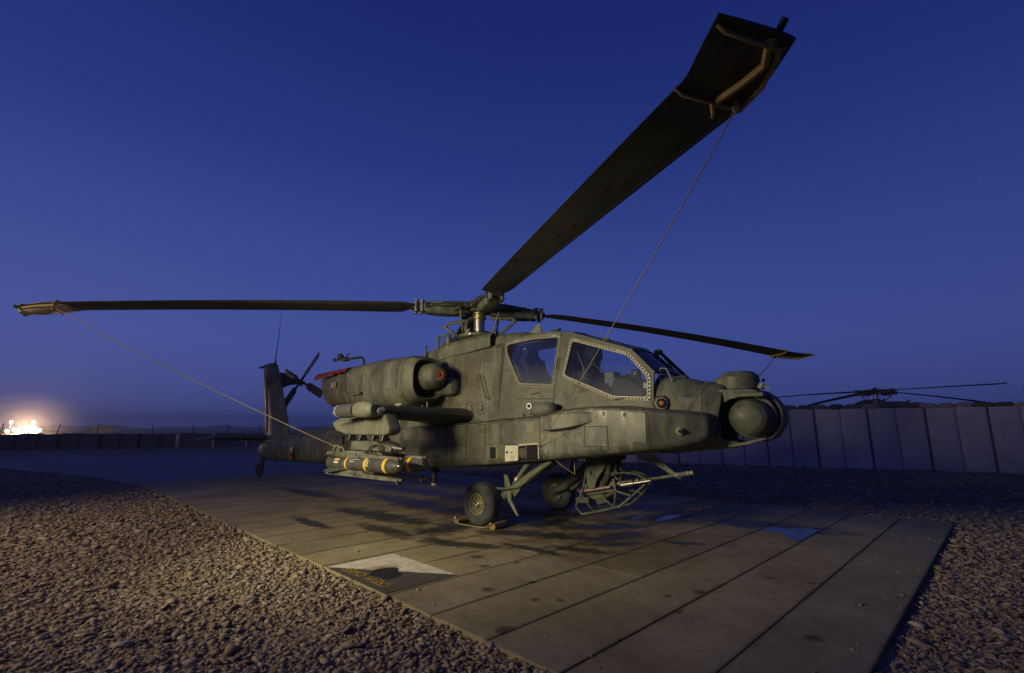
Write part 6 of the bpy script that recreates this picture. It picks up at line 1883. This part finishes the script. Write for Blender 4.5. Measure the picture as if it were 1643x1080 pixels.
# --- blade-tip covers and tie-down ropes (separate from the aircraft)
def sag(a, b_, s_, n=14):
    a, b_ = Vector(a), Vector(b_)
    return [a.lerp(b_, t) - Vector((0, 0, s_ * 4 * t * (1 - t))) for t in np.linspace(0, 1, n)]
def tip_frame(nm):
    az, zt, _ = BLADES[nm]
    er, ec = blade_frame(az)
    def P(r_, c_, h):
        tw = R(7.0 - 8.5 * (r_ - 1.2) / 6.1)
        off = float(np.interp(r_, [6.8, 7.1, 7.31], [-0.07, -0.165, -0.24]))
        return er * r_ + ec * (off + c_ * math.cos(tw)) + Vector((0, 0, blade_z(r_, zt) + h + c_ * math.sin(tw) * 0.9))
    return P
def tie(nm, end, label, pale=False):
    P = tip_frame(nm)
    root = empty('blade_tie_down', end, 0, label, 'tie-down', 'rotor blade tie-downs')
    off = Vector(end)
    def tp(name, mb, mat):
        mb.v = [tuple(Vector(v) - off) for v in mb.v]
        return obj(name, mb, mat, root)
    # fabric loop round the blade, diagonal straps and a bag over the tip corner
    loops = ((6.72, 6.80), (7.02, 7.06), (7.24, 7.26))
    for r0, r1 in loops[:1] + loops[2:]:
        w = 0.275 if r0 < 7 else 0.235
        ring_ = [P(r0, -w, 0.0), P(r0, -w * 0.8, 0.045), P(r0, 0, 0.05), P(r0, w * 0.8, 0.045), P(r0, w, 0.0), P(r0, w * 0.8, -0.035), P(r0, 0, -0.035), P(r0, -w * 0.8, -0.03)]
        tp('strap', MB().tube(ring_ + ring_[:2], 0.014, 6, cap=False), 'strap_web')
    if pale:
        tp('tip_bag', MB().loft([[P(r_, c_ * w, h * g) for c_, h in ((-1, 0), (-0.6, 0.05), (0.3, 0.055), (1, 0.01), (0.7, -0.055), (0, -0.085), (-0.7, -0.05))] for r_, w, g in ((6.58, 0.26, 0.75), (6.74, 0.285, 1.25), (6.80, 0.275, 0.9), (6.95, 0.28, 1.4), (7.12, 0.26, 1.2), (7.22, 0.22, 0.9), (7.28, 0.20, 1.3))]), 'door_cream')
    tp('strap', MB().tube([P(6.76, 0.02, -0.042), P(6.95, 0.10, -0.040), P(7.12, 0.16, -0.035), P(7.27, 0.10, -0.02)], 0.026, 6), 'strap_web')
    tp('strap', MB().tube([P(6.72, 0.24, -0.035), P(6.95, 0.25, -0.03), P(7.18, 0.22, -0.02), P(7.28, 0.12, 0.0)], 0.018, 6), 'strap_web')
    tp('loose_end', MB().tube([P(6.73, 0.0, -0.05), P(6.71, 0.02, -0.11), P(6.72, 0.0, -0.15)], [0.016, 0.013, 0.008], 6), 'strap_web')
    start = P(6.76, 0.18, -0.05)
    tp('knot', MB().ball(start, (0.035, 0.03, 0.05), 10, 6).ball(Vector(end), 0.022, 8, 6), 'rope')
    return root, start, tp
root, st, tp = tie('near', (2.185, -0.955, 1.20), 'pale tie-down rope from the big overhead blade tip to the fuselage side')
tp('rope', MB().tube(sag(st, (2.185, -0.955, 1.20), 0.06), 0.0058, 6), 'rope')
tp('rope', MB().tube(sag((2.185, -0.955, 1.20), (2.55, -0.60, 0.80), 0.015, 6) + [Vector((2.52, -0.55, 1.02))], 0.008, 6), 'rope')
root, st, tp = tie('left', (-0.68, -2.52, 1.175), 'pale tie-down rope from the left blade tip to the missile launcher', True)
tp('rope', MB().tube(sag(st, (-0.68, -2.52, 1.175), 0.05), 0.0068, 6), 'rope')
tp('rope', MB().tube([(-0.69, -2.52, 1.18), (-0.60, -2.54, 1.19), (-0.42, -2.54, 1.16), (-0.35, -2.53, 1.09)], 0.010, 6).tube([(-0.64, -2.53, 1.18), (-0.72, -2.55, 1.06), (-0.76, -2.56, 1.0)], 0.010, 6), 'rope')
root, st, tp = tie('right', (4.95, 0.2, 2.06), 'thin tie-down rope from the right blade tip to the nose')
tp('rope', MB().tube(sag(st, (4.85, 0.22, 2.10), 0.05), 0.007, 6), 'rope')

# --- wheel chocks with their rope
ck = empty('wheel_chock', (1.11, -1.02, 0), 0, 'pair of yellow-brown wooden chocks roped round the near wheel', 'wheel chock')
def chock(x, rot):
    mb = MB()
    pr = [(0.05 * math.cos(a), 0.046 + 0.046 * math.sin(a)) for a in (2 * math.pi * k / 14 for k in range(14))]
    pr = [(u, max(v, 0.002)) for u, v in pr]
    pr[10:11] = [(0.010, 0.008), (0.0, 0.036), (-0.010, 0.008)]
    c, s_ = math.cos(rot), math.sin(rot)
    mb.loft([[Vector((x + u * c - y * s_, y * c + u * s_, v)) for u, v in pr] for y in (-0.17, -0.16, 0.16, 0.17)])
    return mb
o = obj('block', chock(0.36, R(8)), 'wood', ck, smooth=30)
o = obj('block', chock(-0.365, R(-6)), 'wood', ck, smooth=30)
obj('rope_tie', MB().tube([(-0.41, -0.18, 0.06), (-0.36, -0.21, 0.02), (-0.2, -0.20, 0.012), (0.0, -0.19, 0.012), (0.18, -0.20, 0.014), (0.30, -0.21, 0.04), (0.36, -0.20, 0.085), (0.40, -0.17, 0.07)], 0.008, 6).ball((-0.385, -0.18, 0.085), 0.028, 8, 6).ball((0.365, -0.18, 0.082), 0.024, 8, 6), 'rope', ck)

# --- second helicopter behind the tall barrier wall: same type, only its rotor head rises over the wall
H2 = empty('helicopter', (3.96, 30.7, -0.05), 0, 'dark helicopter rotor head and blades showing above the tall barrier wall', 'helicopter', 'attack helicopters')
bpy.context.view_layer.update()
skip = ('vent', 'lettering', 'instrument', 'crew', 'sensor_', 'gun', 'data_plate', 'sight', 'harness', 'headrest', 'fastener', 'rivet', 'faded', 'bolt')
ROT2 = R(4 - 45 + 33.6 - 4)
H2.rotation_euler = (0, 0, ROT2)
def copy_part(ch, parent):
    if any(ch.name.startswith(s_) for s_ in skip):
        return
    c = ch.copy()
    COL.objects.link(c)
    c.parent = parent
    for g_ in list(ch.children):
        copy_part(g_, c)
keep = ('centre_fuselage', 'tail_boom', 'nose', 'cockpit_tub', 'cockpit_side', 'canopy_roof', 'windscreen', 'sponson', 'avionics_bay', 'upper_cowl', 'engine_nacelle', 'stub_wing', 'trailing_arm', 'tail_fin', 'tail_gear', 'rotor_mast', 'rotor_hub', 'pitch_housing', 'main_rotor_blade', 'stabilator')
for ch in list(HELI.children):
    if ch.name.startswith(keep):
        copy_part(ch, H2)
# reddish whip antenna poking up behind the wall
o = obj('radio_mast', MB().cyl((0, 0, 0), (0, 0, 2.4), 0.03, 0.02, 8).cyl((0, 0, 2.4), (-0.10, 0, 3.15), 0.016, 0.008, 6), 'far_building')
o.location = (9.35, 20.6, GZ)
tag(o, 'thin whip mast standing behind the tall barrier wall at far right', 'mast')

# --- floodlights on the horizon (lit lamps in the photograph)
LPX, LPY = -120.0, 3.7
fl = empty('floodlight_bank', (LPX, LPY, GZ), 0, 'blazing bank of floodlights on the horizon at far left', 'floodlight')
obj('trailer', MB().box((0, 0, 0.45), (2.2, 7.5, 0.5)).cyl((0, -2.6, 0), (0, -2.6, 0.5), 0.3, n=12).cyl((0, 2.6, 0), (0, 2.6, 0.5), 0.3, n=12), 'olive_dark', fl, bevel=0.02)
for y, z in ((-2.3, 1.15), (-1.5, 1.45), (-0.7, 1.7), (0.2, 1.85), (1.1, 1.65), (1.9, 1.35), (-0.3, 1.2), (0.7, 1.2), (-1.1, 1.1), (1.5, 1.0)):
    obj('lamp_head', MB().lathe((0, y, z), (1, -0.02, 0), [(0, 0.20), (0.18, 0.34), (0.2, 0.34), (0.2, 0.31)], 14), 'black_paint', fl)
    obj('lamp_lens', MB().lathe((0.16, y, z), (1, -0.02, 0), [(0, 0.31), (0.03, 0.29), (0.05, 0.2)], 14), 'lamp_glow', fl)
    obj('lamp_pole', MB().cyl((-0.05, y, 0.6), (-0.05, y, z), 0.04, n=6), 'pole', fl)
for y, z in ((-2.0, 2.75), (0.9, 2.75)):
    obj('lamp_pole', MB().cyl((-0.1, y, 0.6), (-0.1, y, z), 0.05, n=6), 'pole', fl)
    obj('lamp_lens', MB().ball((0, y, z), (0.18, 0.16, 0.24), 12, 8), 'lamp_glow', fl)
ld = bpy.data.lights.new('floodlight', 'POINT')
ld.energy = 30000
ld.color = (1.0, 0.72, 0.52)
ld.shadow_soft_size = 0.8
lo_ = bpy.data.objects.new('floodlight', ld)
lo_.location = (LPX + 1.5, LPY, 1.55)
COL.objects.link(lo_)

# --- dusty evening air over the whole place
hz = MB().box((0, 0, 0), (5600, 5600, 62))
hz.v = [(x, y, z + 30) for x, y, z in hz.v]
o = obj('haze', hz, 'pole', None, 0)
hm = bpy.data.materials.new('haze_air')
hm.use_nodes = True
hm.node_tree.nodes.clear()
ho = hm.node_tree.nodes.new('ShaderNodeOutputMaterial')
hv = hm.node_tree.nodes.new('ShaderNodeVolumePrincipled')
hv.inputs['Color'].default_value = (0.9, 0.88, 0.86, 1)
hv.inputs['Density'].default_value = 0.0006
hm.node_tree.links.new(hv.outputs[0], ho.inputs['Volume'])
o.data.materials.clear()
o.data.materials.append(hm)
tag(o, 'thin dusty evening air', 'haze', kind='stuff')

# --- scattering volume added round the floodlights to imitate their glare
o = obj('glow_volume', MB().ball((LPX, LPY, 3.0), (8, 9, 6), 24, 16), 'pole')
o.data.transform(Matrix.Translation((0, 0, -3.0)))
o.location.z = 3.0
dm = bpy.data.materials.new('glow_air')
dm.use_nodes = True
nt = dm.node_tree
nt.nodes.clear()
do = nt.nodes.new('ShaderNodeOutputMaterial')
dv = nt.nodes.new('ShaderNodeVolumePrincipled')
dv.inputs['Color'].default_value = (1.0, 0.86, 0.7, 1)
gtc = nd(nt, 'ShaderNodeTexCoord')
gm = nd(nt, 'ShaderNodeMapping')
gm.inputs['Location'].default_value = (-0.5, -0.5, -0.5)
nt.links.new(gtc.outputs['Generated'], gm.inputs[0])
gl_ = nd(nt, 'ShaderNodeVectorMath', operation='LENGTH')
nt.links.new(gm.outputs[0], gl_.inputs[0])
gr = nd(nt, 'ShaderNodeMapRange')
gr.inputs['From Min'].default_value = 0.5
gr.inputs['From Max'].default_value = 0.0
gr.inputs['To Min'].default_value = 0.0
gr.inputs['To Max'].default_value = 0.0055
nt.links.new(gl_.outputs['Value'], gr.inputs['Value'])
nt.links.new(gr.outputs[0], dv.inputs['Density'])
nt.links.new(dv.outputs[0], do.inputs['Volume'])
o.data.materials.clear()
o.data.materials.append(dm)
tag(o, 'added volume that forms the glow round the floodlights', 'dust', kind='stuff')
